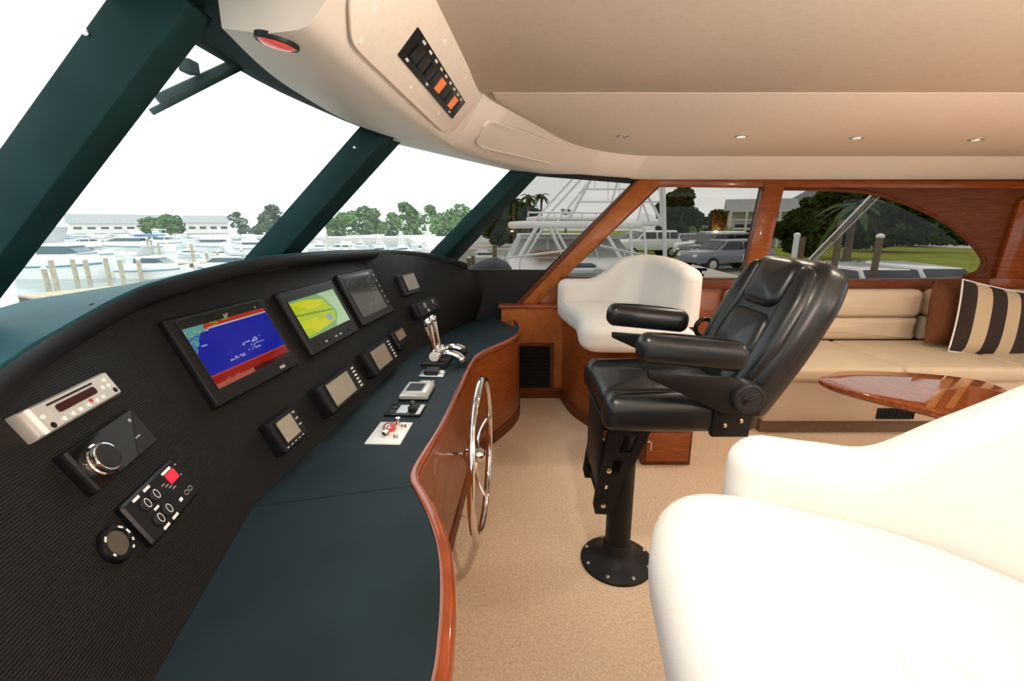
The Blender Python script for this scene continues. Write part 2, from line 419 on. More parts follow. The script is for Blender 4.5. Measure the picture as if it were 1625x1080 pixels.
wtrim([(1209, 291), (1241, 291), (1206, 442), (1176, 442)], 'window_post', M['wood'], .05)
wtrim([(890, 438), (1112, 441), (1112, 450), (890, 446)], 'sill', M['wood_dark'], .07)
wtrim([(1110, 444), (1560, 440), (1560, 462), (1110, 456)], 'sill', M['wood_dark'], .06)
wtrim([(850, 484), (893, 441), (893, 486), (826, 486)], 'quarter_panel', M['wood_orange'], .02)
wtrim([(1107, 456), (1240, 456), (1240, 640), (1107, 640)], 'wainscot', M['wood'], .015)
# arched window moulding
arch = [(1241, 299), (1300, 300), (1375, 305), (1437, 322), (1500, 353), (1543, 388), (1561, 414), (1553, 430), (1530, 438)]
MB().tube(spline([at(u, v, y=WY - .035) for u, v in arch], 4), .016, 8).build('arch_moulding', M['wood_dark'], wall)
wtrim([(1612, 318), (1645, 300), (1617, 440), (1572, 444)], 'door_post', M['wood'], .04)
wtrim([(1560, 441), (1650, 441), (1650, 456), (1560, 456)], 'lower_rail', M['wood'], .045)
wtrim([(1622, 345), (1660, 345), (1660, 436), (1604, 436)], 'dark_opening_plate', M['black'], .012)  # black plate stands in for the shade inside an opening
# port side and aft end of the cabin, behind the camera
PM = Mx(V((0, -.78, 0)), V((1, 0, 0)), V((0, 0, 1)), V((0, -1, 0)))
pw = [[(.1, .95), (1.5, .95), (1.5, 1.74), (.1, 1.74)], [(1.7, .95), (3.6, .95), (3.6, 1.74), (1.7, 1.74)], [(-.55, 1.0), (-.05, 1.0), (-.05, 1.74), (-.1, 1.74)]]
plate([(-.9, 0), (5.2, 0), (5.2, 1.95), (-.2, 1.95), (-.9, 1.0)], pw, PM, .06, 'wall_port', M['wood'], kind='structure')
for i, o in enumerate(pw):
    b = MB(); b.add([PM @ V((p[0], p[1], 0)) for p in o], [tuple(range(len(o)))]); struct(b.build('window_%d' % (7 + i), M['portwin']))
AM = Mx(V((5.1, 0, 0)), V((0, 1, 0)), V((0, 0, 1)), V((1, 0, 0)))
aw = [[(.4, .05), (2.8, .05), (2.8, 1.8), (.4, 1.8)]]
plate([(-.8, 0), (4, 0), (4, 1.95), (-.8, 1.95)], aw, AM, .06, 'wall_aft', M['wood'], kind='structure')
b = MB(); b.add([AM @ V((p[0], p[1], 0)) for p in aw[0]], [(0, 1, 2, 3)]); struct(b.build('door_1', M['portwin']))
# ================================================================== OVERHEAD CONSOLE
oc = thing('overhead_console', 'beige overhead console with a switch panel hanging above the windshield', 'console', (-.3, 1.4, 1.75))
Cpx = [(352, 44), (420, 110), (480, 152), (560, 196), (650, 226), (716, 242)]
Cp = spline([at(u, v, z=1.80) for u, v in Cpx], 4)
N = len(Cp)
A0, A1 = V((-.185, .80, ZCL - .002)), V((-.112, 1.93, ZCL - .002)); B0, B1 = at(490, 48, z=1.75), at(715, 231, z=1.75)
rings = []
for i in range(N):
    t = i / (N - 1); a, bb, c = A0.lerp(A1, t), B0.lerp(B1, t), Cp[i]
    bow = V((-.012 * sin(pi * t), 0, 0))
    bb = bb + bow
    d = (a - bb).normalized(); e = (c - bb).normalized()
    rings.append([a, bb + d * .028, bb + d * .008 + e * .008, bb + e * .028, bb.lerp(c, .5) + V((0, 0, -.008)), c, V((c.x, c.y, 1.945)), V((a.x, a.y, 1.945))])
MB().loft(rings).build('body', M['gel'], oc, smooth=40)
# near continuation set back above the body
q0, q1 = A0 + V((0, -.02, 0)), A0 + V((-.02, -1.4, 0))
MB().loft([[q + V((0, 0, 0)), q + V((-.10, 0, -.055)), q + V((-.45, 0, -.05)), q + V((-.48, 0, .04)), q + V((0, 0, .04))] for q in (A0.lerp(A1, .06), q1)]).build('side_section', M['gel'], oc, smooth=30)
p0 = A0.lerp(A1, .5); n = (A1 - A0).cross(B0.lerp(B1, .5) - p0).normalized()
if n.dot(CAM - p0) < 0: n = -n
acc = face_panel([(548, -20), (553, 64), (570, 83), (698, 205), (716, 210), (757, 155), (744, 110), (690, 0), (680, -20)], p0, n, .002, .006, 'access_panel', M['headliner2'], oc, .04, .002)
for u, v in ((567, 60), (648, 135), (692, 178), (735, 121), (702, 62), (590, 10)):
    p = onp(u, v, p0, n) + n * .008
    ex = V((0, 1, 0)); ex = (ex - n * ex.dot(n)).normalized()
    MB().lathe([(.006, 0), (.006, .002), (.003, .003)], Mx(p, ex, n.cross(ex), n), 10).build('screw', M['white_plate'], acc)
def rectframe(px, p0, n):
    """best rectangle for four picture corners (tl, tr, br, bl) lying on a plane: centre, ex, ey, w, h"""
    P = [onp(u, v, p0, n) for u, v in px]
    c = sum(P, V()) / 4
    ex = ((P[1] - P[0]) + (P[2] - P[3])).normalized()
    ey = n.cross(ex)
    w_ = ((P[1] - P[0]).length + (P[2] - P[3]).length) / 2
    h_ = (abs((P[0] - P[3]).dot(ey)) + abs((P[1] - P[2]).dot(ey))) / 2
    return c, ex, ey, w_, h_
c, ex, ey, w_, h_ = rectframe([(626, 83), (714, 185), (734, 158), (658, 37)][::-1], p0, n)
# corners given as a loop: long axis first
P = [onp(u, v, p0, n) for u, v in ((626, 83), (714, 185), (734, 158), (658, 37))]
c = sum(P, V()) / 4; ex = ((P[1] - P[0]) + (P[2] - P[3])).normalized(); ey = n.cross(ex); w_ = ((P[1] - P[0]).length + (P[2] - P[3]).length) / 2; h_ = (abs((P[3] - P[0]).dot(ey)) + abs((P[2] - P[1]).dot(ey))) / 2
sg = 1 if (P[3] - P[0]).dot(ey) > 0 else -1
FM = Mx(c + n * .008, ex, ey * sg, n * 1.0)
swp = MB().box((0, 0, .002), (w_, h_, .005), FM).build('switch_plate', M['plastic'], oc, bevel=.001)
for i in range(9):
    x = -w_ / 2 + w_ * (.10 + .1 * i)
    m_ = M['amber'] if i in (4, 7) else (M['plastic2'] if i % 2 else M['plastic'])
    MB().box((x, -h_ * .02, .007), (w_ * .075, h_ * .52, .009), FM).build('rocker_switch', m_, swp, bevel=.002)
    MB().box((x, h_ * .39, .0052), (w_ * .035, h_ * .08, .0012), FM).build('white_mark', M['white_ink'], swp, smooth=0)
    if i in (0, 3, 8): MB().box((x - w_ * .03, -h_ * .38, .0052), (w_ * .03, h_ * .08, .0012), FM).build('white_mark', M['white_ink'], swp, smooth=0)
# red courtesy light on the underside
rl = thing('courtesy_light', 'round red courtesy light set in the underside of the overhead console', 'light', at(440, 61, z=1.77))
c1, c2, c3 = B0.lerp(B1, .0), B0.lerp(B1, .3), Cp[2]
n2 = (c2 - c1).cross(c3 - c1).normalized(); n2 = n2 if n2.z < 0 else -n2
pc = onp(440, 61, c1, n2) + n2 * .010
ex = (V((0, 1, 0)) - n2 * n2.y).normalized()
LM = Mx(pc, ex, n2.cross(ex), n2)
MB().lathe([(.037, -.010), (.037, -.001), (.0355, .0005), (.032, .0005), (.031, -.001), (.031, -.006)], LM, 32).build('bezel', M['plastic2'], rl)
MB().lathe([(.031, -.0005), (.025, .003), (.013, .005), (.001, .0055)], LM, 32).build('lens', M['redlens'], rl)
# ceiling downlights
def downlight(x, y, label, lit=True, name='ceiling_spotlight', group='recessed ceiling spotlights', k=1.0):
    t = thing(name, label, 'light', (x, y, ZCL), group)
    b = MB().lathe([(.036, 0), (.036, -.004), (.028, -.007), (.024, -.003), (.024, .0)], Matrix.Translation((x, y, ZCL)), 24).build('bezel', M['plastic2'] if False else M['steel'], t)
    MB().lathe([(.024, -.0015), (.012, -.003), (.001, -.0035)], Matrix.Translation((x, y, ZCL)), 20).build('lens', M['spot_on' if lit else 'spot_off'], t)
    if lit:
        L = bpy.data.lights.new('spot_lamp', 'SPOT'); L.energy = DOWNLIGHT_W * k; L.spot_size = radians(150); L.spot_blend = .45; L.color = (1, .88, .72); L.shadow_soft_size = .03
        o = bpy.data.objects.new('spot_lamp', L); COL.objects.link(o); o.parent = t; o.location = (0, 0, -.02)
    return t
for (u, v, lab, lit) in ((988, 215, 'unlit recessed spotlight nearest the soffit curve, leftmost of the ceiling row', False), (1176, 216, 'lit recessed ceiling spotlight above the black helm chair', True),
                         (1360, 218, 'lit recessed ceiling spotlight above the arched window', True), (1549, 221, 'lit recessed ceiling spotlight farthest right, above the striped pillow', True)):
    p = at(u, v, z=ZCL); downlight(p.x, p.y, lab, lit)
for x in (.75, 1.6, 2.45, 3.3):  # unseen row, added to light the near seat
    downlight(x, .35, ('first', 'second', 'third', 'fourth')[(.75, 1.6, 2.45, 3.3).index(x)] + ' added fill light from the bow in the row over the near white lounge seat', True, k=.2, group='added fill lights in the near ceiling row')
for x, y in ((.3, .98), (.2, .25)):  # unseen fill, added to brighten the carpet and near ceiling
    downlight(x, y, ('added fill light over the aisle beside the helm desk' if y > .5 else 'added fill light over the aisle at the port side'), True, group='added fill lights over the aisle', k=(2.3 if y > .5 else .35))
for x in (1.9, 3.6):  # unseen fill, added to light the middle of the cabin
    downlight(x, 1.5, ('added fill light over the inlaid table' if x < 2 else 'added fill light by the aft door'), True, k=1.5, group='added fill lights along the cabin middle')

# brass-shaded fill lights added behind the camera to brighten the ceiling
for i, x in enumerate((.0, 1.6, 3.65)):
    t = thing('fill_light', ('forward', 'middle', 'aft')[i] + ' added brass fill light on the port wall', 'lamp', (x, -.70, 1.2), 'added wall fill lights')
    MB().box((x, -.735, 1.2), (.09, .03, .12)).build('back_plate', M['brass'], t, bevel=.006)
    MB().tube([V((x, -.73, 1.17)), V((x, -.66, 1.16)), V((x, -.65, 1.19))], .008, 8).build('arm', M['brass'], t)
    MB().lathe([(.03, 0), (.05, .05), (.055, .08), (.06, .118)], Matrix.Translation((x, -.65, 1.18)), 20, cap=False).build('shade', M['brass'], t)
    L = bpy.data.lights.new('fill_bulb', 'POINT'); L.energy = FILL_LIGHT_W * (.22, 1.8, 1.0)[i]; L.color = (1, .90, .79); L.shadow_soft_size = .025
    o = bpy.data.objects.new('fill_bulb', L); COL.objects.link(o); o.parent = t; o.location = (0, .05, .098)
# ================================================================== HELM CONSOLE
hc = thing('helm_console', 'helm console with black ribbed dash, dark blue desk and cherry wood front', 'console', (-.4, 1.9, 0))
ZD = .68
cb = at(400, 805, z=ZD)
e1 = V((.07, 1, 0)).normalized(); t26 = radians(26)
h1 = V((e1.y, -e1.x, 0)); up1 = -(h1 * sin(t26) - Z0 * cos(t26)); n1 = e1.cross(up1)
if n1.x < 0: n1 = -n1
ct = onp(178, 525, cb, n1)
cr_ = (ct - cb); cr_ = cr_ * ((1.262 - ZD) / cr_.z)     # crease direction up to the brow
en = V((-.2, 1, 0)).normalized(); nn = en.cross(cr_).normalized()
if nn.x < 0: nn = -nn
upn = (cr_ - en * cr_.dot(en)).normalized()
L1 = 1.62
def slab(P, nv, th, name, m, parent, **k): return MB().prism(P, -nv * th).build(name, m, parent, **k)
slab([cb, cb + cr_ * .93, cb + cr_ * .62 - en * 1.15, cb - en * 1.15], nn, .02, 'dash_panel', M['dash'], hc)
up_len = (1.275 - ZD) / up1.z
slab([cb, cb + e1 * L1, cb + e1 * (L1 - .02) + up1 * up_len, cb + cr_], n1, .02, 'dash_panel', M['dash'], hc)
rb = spline([cb + e1 * L1, V((-.555, 2.96, ZD)), V((-.44, 3.40, ZD)), V((-.30, 3.80, ZD))], 6)
rt = spline([cb + e1 * (L1 - .02) + up1 * up_len, V((-.80, 2.97, 1.27)), V((-.60, 3.38, 1.21)), V((-.36, 3.72, 1.12))], 6)
rings = []
for i, (a, c) in enumerate(zip(rb, rt)):
    t = i / (len(rb) - 1)
    mid = a.lerp(c, .5) + V((.09 * t, .03 * t, 0))
    col = spline([a, mid, c], 6)
    rings.append(col)
bk = [[p + V((-.02, .0, -.02)) for p in r] for r in rings]
b = MB()
full = [r + bk[i][::-1] for i, r in enumerate(rings)]
b.loft(full); b.build('dash_panel', M['dash'], hc, smooth=40)
# brow shelf
bp = [(-.62, .25, 1.14), at(0, 590, x=-.85), at(100, 525, x=-.935), at(200, 470, x=-.975), at(270, 445, x=-.965), at(400, 413, x=-.935), at(500, 402, x=-.90), at(600, 398, x=-.83), at(680, 403, x=-.60), at(740, 418, x=-.36)]
bp = [V((-.50, -.05, 1.08))] + [V(p) for p in bp]
BR = spline(bp, 6)
rings = []
for p in BR:
    g = glass_pt(max(-.6, min(3.7, p.y + .25)), min(1.25, p.z - .0)) ; g = V((g.x + .01, g.y, min(1.245, p.z)))
    if p.y > 3.2: g = V((p.x - .30, min(3.88, p.y + .22), p.z - .02))
    k = (g - p); k.z = 0; k.normalize()
    rings.append([p, p + k * .006 + V((0, 0, .008)), g, g + V((0, 0, -.05)), p + k * .12 + V((0, 0, -.045)), p + k * .01 + V((0, 0, -.045)), p + V((0, 0, -.035))])
MB().loft(rings).build('brow_shelf', M['shelf'], hc, smooth=50)
lipr = []
for i, p in enumerate(BR):
    t = (BR[min(i + 1, len(BR) - 1)] - BR[max(i - 1, 0)]).normalized(); o = V((t.y, -t.x, 0)).normalized()
    lipr.append([p + o * .002 + Z0 * .004, p + o * .012 - Z0 * .006, p + o * .012 - Z0 * .036, p + o * .002 - Z0 * .046, p - o * .03 - Z0 * .046, p - o * .03 - Z0 * .036, p - o * .004])
MB().loft(lipr).build('brow_lip', M['black'], hc, smooth=50)
# desk
fr_px = [(684, 1080), (694, 1010), (698, 950), (697, 893), (690, 852), (676, 812), (660, 780), (651, 762), (654, 742), (675, 708), (700, 668), (727, 612), (745, 575), (756, 562), (775, 552), (800, 541), (816, 532), (824, 523), (822, 514), (812, 505)]
FR = [at(u, v, z=ZD) for u, v in fr_px]
FR = [V((-.20, .25, ZD)), V((-.155, .47, ZD))] + FR + [V((.02, 3.5, ZD)), V((-.1, 3.74, ZD))]
FRs = spline(FR, 4)
back_far = rb + [V((-.27, 3.90, ZD))]
mainend = cb + e1 * L1
seamF = min(FRs, key=lambda p: (p - at(650, 771, z=ZD)).length); si = FRs.index(seamF)
bkv = V((-.025, 0, 0))
b_near = [cb - en * 1.0 + bkv] + [V(p) for p in FRs[:si + 1]] + [cb + bkv]
b_far = [cb + bkv] + [V(p) for p in FRs[si:]] + [V((-.1, 3.90, ZD))] + [p + bkv for p in reversed(back_far)]
gap = V((0, .0016, 0))
def desk(poly, name): 
    return MB().prism([V((p.x, p.y, ZD - .03)) for p in poly], (0, 0, .03)).build(name, M['desk'], hc, bevel=.0015, seg=1)
desk([p - gap for p in b_near], 'desk_panel'); desk([p + gap for p in b_far], 'desk_panel')
# cherry edge moulding
trg = []
for i, p in enumerate(FRs):
    t = (FRs[min(i + 1, len(FRs) - 1)] - FRs[max(i - 1, 0)]).normalized(); o = V((t.y, -t.x, 0)).normalized()
    wd = .034 if p.y < 1.25 else (.034 - .012 * min(1, (p.y - 1.25) / .4))
    c = V((p.x, p.y, ZD))
    trg.append([c + Z0 * .002, c + o * wd * .25 + Z0 * .005, c + o * wd * .7 + Z0 * .003, c + o * wd * .95 - Z0 * .006, c + o * wd - Z0 * .018, c + o * wd * .9 - Z0 * .034, c + o * wd * .5 - Z0 * .042, c - Z0 * .042])
MB().loft(trg).build('edge_moulding', M['wood_trim'], hc, smooth=60)
bf = [V((p.x, p.y, 0)) for p in FRs]
base = [p for p in bf] + [V((-.3, 3.88, 0)), V((-.58, 3.0, 0)), V((-.6, 1.2, 0)), V((-.55, .25, 0))]
MB().prism(base, (0, 0, ZD - .04)).build('cabinet_front', M['wood'], hc)
tk = []
# two applied panels seams on the front: recessed toe board
fl = [p for p in FRs if p.y > 1.25]
rg = []
for i, p in enumerate(fl):
    t = (fl[min(i + 1, len(fl) - 1)] - fl[max(i - 1, 0)]).normalized(); o = V((t.y, -t.x, 0)).normalized()
    c = V((p.x, p.y, 0)) + o * .001
    rg.append([c, c + o * .006, c + o * .006 + Z0 * .08, c + Z0 * .085])
MB().loft(rg).build('toe_board', M['wood_dark'], hc)
# air outlet trim line where desk meets dash
# ================================================================== INSTRUMENTS ON THE DASH
def frame_on(px, p0, nv, off=0):
    c, ex, ey, w_, h_ = rectframe(px, p0, nv)
    P = [onp(u, v, p0, nv) for u, v in px]
    if (P[0] - P[3]).dot(ey) < 0: ey = -ey
    return Mx(c + nv * off, ex, ey, nv), w_, h_
def rbox(b, Mm, x, y, w_, h_, z0, z1, r=.006, top=.85):
    """rounded slab; top face slightly smaller"""
    q = roundpoly([(x - w_ / 2, y - h_ / 2), (x + w_ / 2, y - h_ / 2), (x + w_ / 2, y + h_ / 2), (x - w_ / 2, y + h_ / 2)], r, 4)
    ins = (1 - top) * min(w_, h_) * .25
    q2 = offset2(q, ins) if ins > 1e-4 else q
    b.loft([[Mm @ V((p.x, p.y, z0)) for p in q], [Mm @ V((p.x, p.y, z0 + (z1 - z0) * .7)) for p in q], [Mm @ V((p.x, p.y, z1)) for p in q2]])
    return b
def screen(name, Mm, x, y, w_, h_, z, fn, parent, nx=64, ny=48, m=None):
    me = bpy.data.meshes.new(name); off = LOC.get(parent.name, V())
    vs = [tuple(Mm @ V((x - w_ / 2 + w_ * i / nx, y - h_ / 2 + h_ * j / ny, z)) - off) for j in range(ny + 1) for i in range(nx + 1)]
    fs = [(j * (nx + 1) + i, j * (nx + 1) + i + 1, (j + 1) * (nx + 1) + i + 1, (j + 1) * (nx + 1) + i) for j in range(ny) for i in range(nx)]
    me.from_pydata(vs, [], fs)
    ca = me.color_attributes.new('print', 'FLOAT_COLOR', 'CORNER'); data = []
    for j in range(ny):
        for i in range(nx): data += [*fn((i + .5) / nx, (j + .5) / ny), 1.0] * 4
    ca.data.foreach_set('color', data)
    me.materials.append(m or SCR); o = bpy.data.objects.new(name, me); COL.objects.link(o); o.parent = parent
    return o
def h01(a, b=0):
    x = sin(a * 127.1 + b * 311.7) * 43758.5453; return x - math.floor(x)
def nz(x, s=0):
    i = math.floor(x); f = x - i; f = f * f * (3 - 2 * f); return h01(i, s) * (1 - f) + h01(i + 1, s) * f
def sounder(u, v):
    surf = .80 - .02 * nz(u * 9, 2) - (.05 if u < .25 else 0) * (1 - u / .25)
    if v > .885:
        return (.30, .32, .26) if (.02 < u < .9 and v < .945 and nz(u * 16, 5) > .62 and h01(int(u * 60), int(v * 60)) > .3) else (.008, .012, .008)
    if v > surf:
        if u < .2: return (.12, .35, .33) if nz(u * 40, int(v * 40)) < .6 else (.35, .45, .25)
        k = nz(u * 30, int(v * 60))
        if v < surf + .02: return (.55, .5, .62)
        return (.45, .03, .01) if k > .25 or u > .5 else (.30, .24, .03)
    if u < .16 * (v - .5) / .3 and v > .5: return (.10, .34, .36) if h01(int(u * 64), int(v * 48)) > .3 else (.04, .12, .4)
    bt = .185 + .012 * nz(u * 14, 3)
    if v < bt:
        if v < .05 + .03 * nz(u * 20, 8): return (.42, .10, .06) if u < .45 else (.05, .005, .002)
        return (.33, .006, .004) if v < bt - .02 else (.45, .06, .03)
    for cx, cy, sx, sy in ((.62, .45, .13, .018), (.68, .38, .10, .014), (.60, .33, .08, .014), (.36, .29, .10, .014), (.66, .42, .05, .01), (.10, .60, .05, .014)):
        if abs(u - cx) < sx and abs(v - cy - .05 * (u - cx)) < sy and h01(int(u * 64), int(v * 48)) > .45: return (.35, .38, .72)
    return (.004, .012, .36)
def chart(u, v):
    edge = .52 + .20 * sin((1 - v) * 3.0) + .06 * nz(v * 7, 3)
    low = .05 + .16 * max(0, u - .15) + .04 * nz(u * 9, 4)
    if u < edge and v > low and not (v > .93 - .3 * max(0, u - .3)):
        if abs(u - .60) < .07 and abs(v - .30) < .10: return (.32, .48, .42)
        k = nz(u * 6 + v * 3, int(v * 9))
        if abs(v - .62 + .2 * u) < .03: return (.22, .38, .02)
        return (.72, .70, .005) if k > .45 else (.50, .66, .01)
    if u < edge + .05: return (.25, .48, .16)
    k = nz(u * 12, int(v * 14)); return (.47 + .07 * k, .68 + .05 * k, .36 + .08 * k)
def radar(u, v):
    if h01(int(u * 64), int(v * 48)) > .93 and ((v < .25 and .25 < u < .7) or (u > .75 and v > .3) or (v > .72 and u < .4)): return (.25, .22, .17)
    return (.075, .066, .05) if v < .62 else (.05, .05, .045)
def mfd(px, label, fn, ins, name='chart_display', th=.022):
    Mm, w_, h_ = frame_on(px, cb, n1)
    t = thing(name, label, 'display', Mm.translation)
    b = MB(); rbox(b, Mm, 0, 0, w_, h_, 0, th, .008, .93); b.build('housing', M['plastic'], t, smooth=40)
    l, r, tp, bt = ins
    sw, sh = w_ * (1 - l - r), h_ * (1 - tp - bt); cx, cy = w_ * (l - r) / 2, h_ * (bt - tp) / 2
    bz = MB(); z = th + .0015
    for (x, y, a, c_) in ((cx, cy + sh / 2 + .002, sw + .008, .004), (cx, cy - sh / 2 - .002, sw + .008, .004), (cx - sw / 2 - .002, cy, .004, sh), (cx + sw / 2 + .002, cy, .004, sh)):
        bz.box((x, y, th), (a, c_, .003), Mm)
    bz.build('screen_bezel', M['plastic2'], t)
    screen('screen', Mm, cx, cy, sw, sh, th + .0008, fn, t)
    return t, Mm, w_, h_, th
t, Mm, w_, h_, th = mfd([(241, 513), (405, 476), (468, 580), (343, 650)], 'large sonar display with blue and red screen on the helm dash', sounder, (.085, .045, .045, .17), 'sonar_display')
MB().box((w_ * .28, -h_ * .425, th + .0006), (.03, .010, .001), Mm).build('maker_mark', M['grey_ink'], t, smooth=0)
t, Mm, w_, h_, th = mfd([(428, 468), (522, 446), (562, 527), (493, 568)], 'chart plotter display with yellow and green map on the helm dash', chart, (.075, .075, .17, .24), 'chart_plotter')
for i in range(7):
    MB().box((-w_ * .3 + w_ * .1 * i, -h_ * .40, th + .0015), (.022, .008, .003), Mm).build('soft_key', M['grey_ink' if i in (1, 3, 4) else 'plastic2'], t, bevel=.001, seg=1)
t, Mm, w_, h_, th = mfd([(525, 437), (583, 430), (623, 492), (576, 521)], 'dim grey radar display beside the chart plotter on the dash', radar, (.07, .16, .06, .14), 'radar_display')
for i in range(6):
    MB().box((w_ * .43, h_ * (.34 - .12 * i), th + .0015), (.014, .012, .003), Mm).build('soft_key', M['grey_ink'], t, bevel=.001, seg=1)
# small instruments with hoods
def instrument(px, label, name, p0=None, nv=None, th=.035, lcd=(.14, .30, .12, .14), keys='right', m=None, kn=6):
    Mm, w_, h_ = frame_on(px, p0 or cb, nv or n1)
    t = thing(name, label, 'instrument', Mm.translation)
    b = MB(); rbox(b, Mm, 0, 0, w_, h_, 0, th, .012, .8); b.build('housing', M['plastic'], t, smooth=40)
    l, r, tp, bt = lcd
    sw, sh = w_ * (1 - l - r), h_ * (1 - tp - bt); cx, cy = w_ * (l - r) / 2, h_ * (bt - tp) / 2
    b = MB(); rbox(b, Mm, cx, cy, sw + .008, sh + .008, th, th + .004, .004, 1); b.build('lcd_frame', M['plastic2'], t)
    b = MB(); b.box((cx, cy, th + .0045), (sw, sh, .001), Mm); b.build('lcd', m or M['offlcd'], t, smooth=0)
    if keys == 'right':
        for i in range(kn): MB().box((w_ * (.5 - r * .45), h_ * (.34 - .68 * i / (kn - 1)), th + .002), (w_ * .06, h_ * .06, .004), Mm).build('key', M['white_ink'], t, bevel=.001, seg=1)
    elif keys == 'both':
        for i in range(kn): MB().box((w_ * (-.34 + .6 * i / (kn - 1)), -h_ * (.5 - bt * .5), th + .002), (w_ * .07, h_ * .035, .004), Mm).build('key', M['grey_ink'], t, bevel=.001, seg=1)
        for i in range(3): MB().box((w_ * (.5 - r * .5), h_ * (.3 - .2 * i), th + .002), (w_ * .10, h_ * .05, .004), Mm).build('key', M['grey_ink'], t, bevel=.001, seg=1)
    elif keys == 'below':
        for i in range(kn): MB().box((w_ * (-.25 + .5 * i / max(1, kn - 1)), -h_ * (.5 - bt * .5), th + .002), (w_ * .16, h_ * .08, .004), Mm).build('key', M['plastic2'], t, bevel=.001, seg=1)
    return t
instrument([(407, 679), (447, 649), (481, 690), (440, 727)], 'small square instrument lowest on the dash near the desk seam', 'depth_gauge', lcd=(.2, .26, .16, .22), keys='both', kn=5)
instrument([(485, 622), (546, 581), (571, 616), (515, 665)], 'hooded grey screen autopilot with white keys below the chart plotter', 'autopilot_display', th=.045)
instrument([(562, 566), (604, 540), (625, 570), (588, 602)], 'hooded grey screen instrument with white keys below the radar display', 'autopilot_display', th=.045)
instrument([(614, 530), (630, 520), (646, 545), (630, 559)], 'little upright instrument with reddish screen near the throttle levers', 'engine_gauge', th=.03, lcd=(.14, .14, .12, .42), keys='below', kn=2, m=mat('pink_lcd', (.34, .22, .18), .3))
# right hand panel
def rframe(u, v):
    best = None
    for i in range(len(rb) - 1):
        p = rb[i]; nv = (rb[i + 1] - rb[i]).cross(rt[i] - rb[i]).normalized(); nv = nv if nv.x > 0 else -nv
        q = onp(u, v, p, nv); 
        if rb[i].y - .06 <= q.y <= rb[i + 1].y + .12: return p, nv
    return p, nv
pr, nr = rframe(643, 452)
instrument([(624, 438), (650, 433), (663, 464), (640, 473)], 'grey screen display high on the right end of the dash', 'bridge_display', pr + nr * .012, nr, th=.03, lcd=(.22, .06, .1, .2), keys=None)
pr, nr = rframe(668, 488)
t = instrument([(645, 487), (683, 470), (693, 492), (658, 508)], 'dark gauge cluster with pale dials under the display at the right end of the dash', 'gauge_cluster', pr + nr * .012, nr, th=.04, lcd=(.10, .08, .1, .12), keys=None, m=M['plastic2'])
Mm, w_, h_ = frame_on([(645, 487), (683, 470), (693, 492), (658, 508)], pr + nr * .012, nr)
for x, y, r_, m_ in ((-.12, .12, .20, 'offlcd'), (.24, .16, .16, 'offlcd'), (-.06, -.25, .10, 'white_ink'), (.3, -.2, .16, 'darkred')):
    MB().lathe([(r_ * h_, .044), (r_ * h_, .048), (r_ * h_ * .8, .049)], Mm @ Matrix.Translation((x * w_, y * h_, 0)), 16).build('dial', M[m_], t)
# left hand panel: stereo, hi-fi remote, control pad, round gauge
Mm, w_, h_ = frame_on([(5, 665), (150, 597), (183, 628), (47, 706)], cb, nn)
t = thing('marine_stereo', 'silver marine stereo with long dark display on the near dash panel', 'stereo', Mm.translation)
b = MB(); rbox(b, Mm, 0, 0, w_, h_, 0, .022, .004, .75); b.build('faceplate', M['silver'], t, smooth=30)
MB().box((-w_ * .43, 0, .023), (w_ * .05, h_ * .92, .004), Mm).build('end_trim', M['white_plate'], t, bevel=.0015)
b = MB(); rbox(b, Mm, w_ * .02, h_ * .06, w_ * .46, h_ * .28, .0215, .0235, .007, 1); b.build('display', M['darkred'], t)
b = MB(); rbox(b, Mm, 0, h_ * .31, w_ * .52, h_ * .07, .0215, .0232, .002, 1); b.build('disc_slot', M['black'], t)
for x, y in ((-.36, .05), (-.22, -.30), (-.12, -.30), (-.03, -.30), (.07, -.30), (.17, -.30), (.26, -.30), (.40, .22), (.33, .0), (.40, -.02)):
    MB().lathe([(.0045, .0215), (.0045, .0245), (.003, .0255)], Mm @ Matrix.Translation((x * w_, y * h_, 0)), 12).build('button', M['white_plate'], t)
MB().lathe([(.004, .0215), (.004, .0245), (.002, .025)], Mm @ Matrix.Translation((.12 * w_, -.20 * h_, 0)), 12).build('red_button', M['red_knob'], t)
for x, y in ((-.33, -.32), (.44, -.28)):
    MB().lathe([(.006, .0215), (.006, .0228), (.003, .0232)], Mm @ Matrix.Translation((x * w_, y * h_, 0)), 12).build('screw', M['plastic'], t)
# second unit with chrome knob
Mm, w_, h_ = frame_on([(78, 733), (190, 654), (243, 704), (142, 785)], cb, nn)
t = thing('stereo_remote', 'glossy black stereo remote with big chrome volume knob on the dash', 'stereo', Mm.translation)
gloss = mat('gloss_black', (.004, .004, .004), .06, spec=.6)
b = MB(); rbox(b, Mm, 0, 0, w_, h_, 0, .018, .004, .9); b.build('housing', M['plastic'], t, smooth=30)
b = MB(); b.prism([Mm @ V((x * w_, y * h_, .0185)) for x, y in ((-.44, -.46), (.12, -.46), (.48, .46), (-.44, .46))], Mm.to_3x3() @ V((0, 0, .0015))); b.build('gloss_face', gloss, t)
b = MB(); b.prism([Mm @ V((x * w_, y * h_, .0185)) for x, y in ((.13, -.46), (.49, -.46), (.49, .45))], Mm.to_3x3() @ V((0, 0, .001))); b.build('side_face', M['plastic2'], t)
MB().box((-w_ * .47, 0, .012), (w_ * .05, h_ * .98, .020), Mm).build('end_bar', M['plastic2'], t, bevel=.004)
KM = Mm @ Matrix.Translation((-w_ * .22, -h_ * .04, .019))
kn_ = MB().lathe([(.034, 0), (.034, .002), (.031, .004), (.031, .011), (.029, .014), (.0265, .0145), (.026, .013)], KM, 36).build('volume_knob', M['chrome'], t)
MB().lathe([(.0262, .0132), (.0255, .0152), (.012, .0156), (.001, .0157)], KM, 30).build('knob_face', M['plastic2'], kn_)
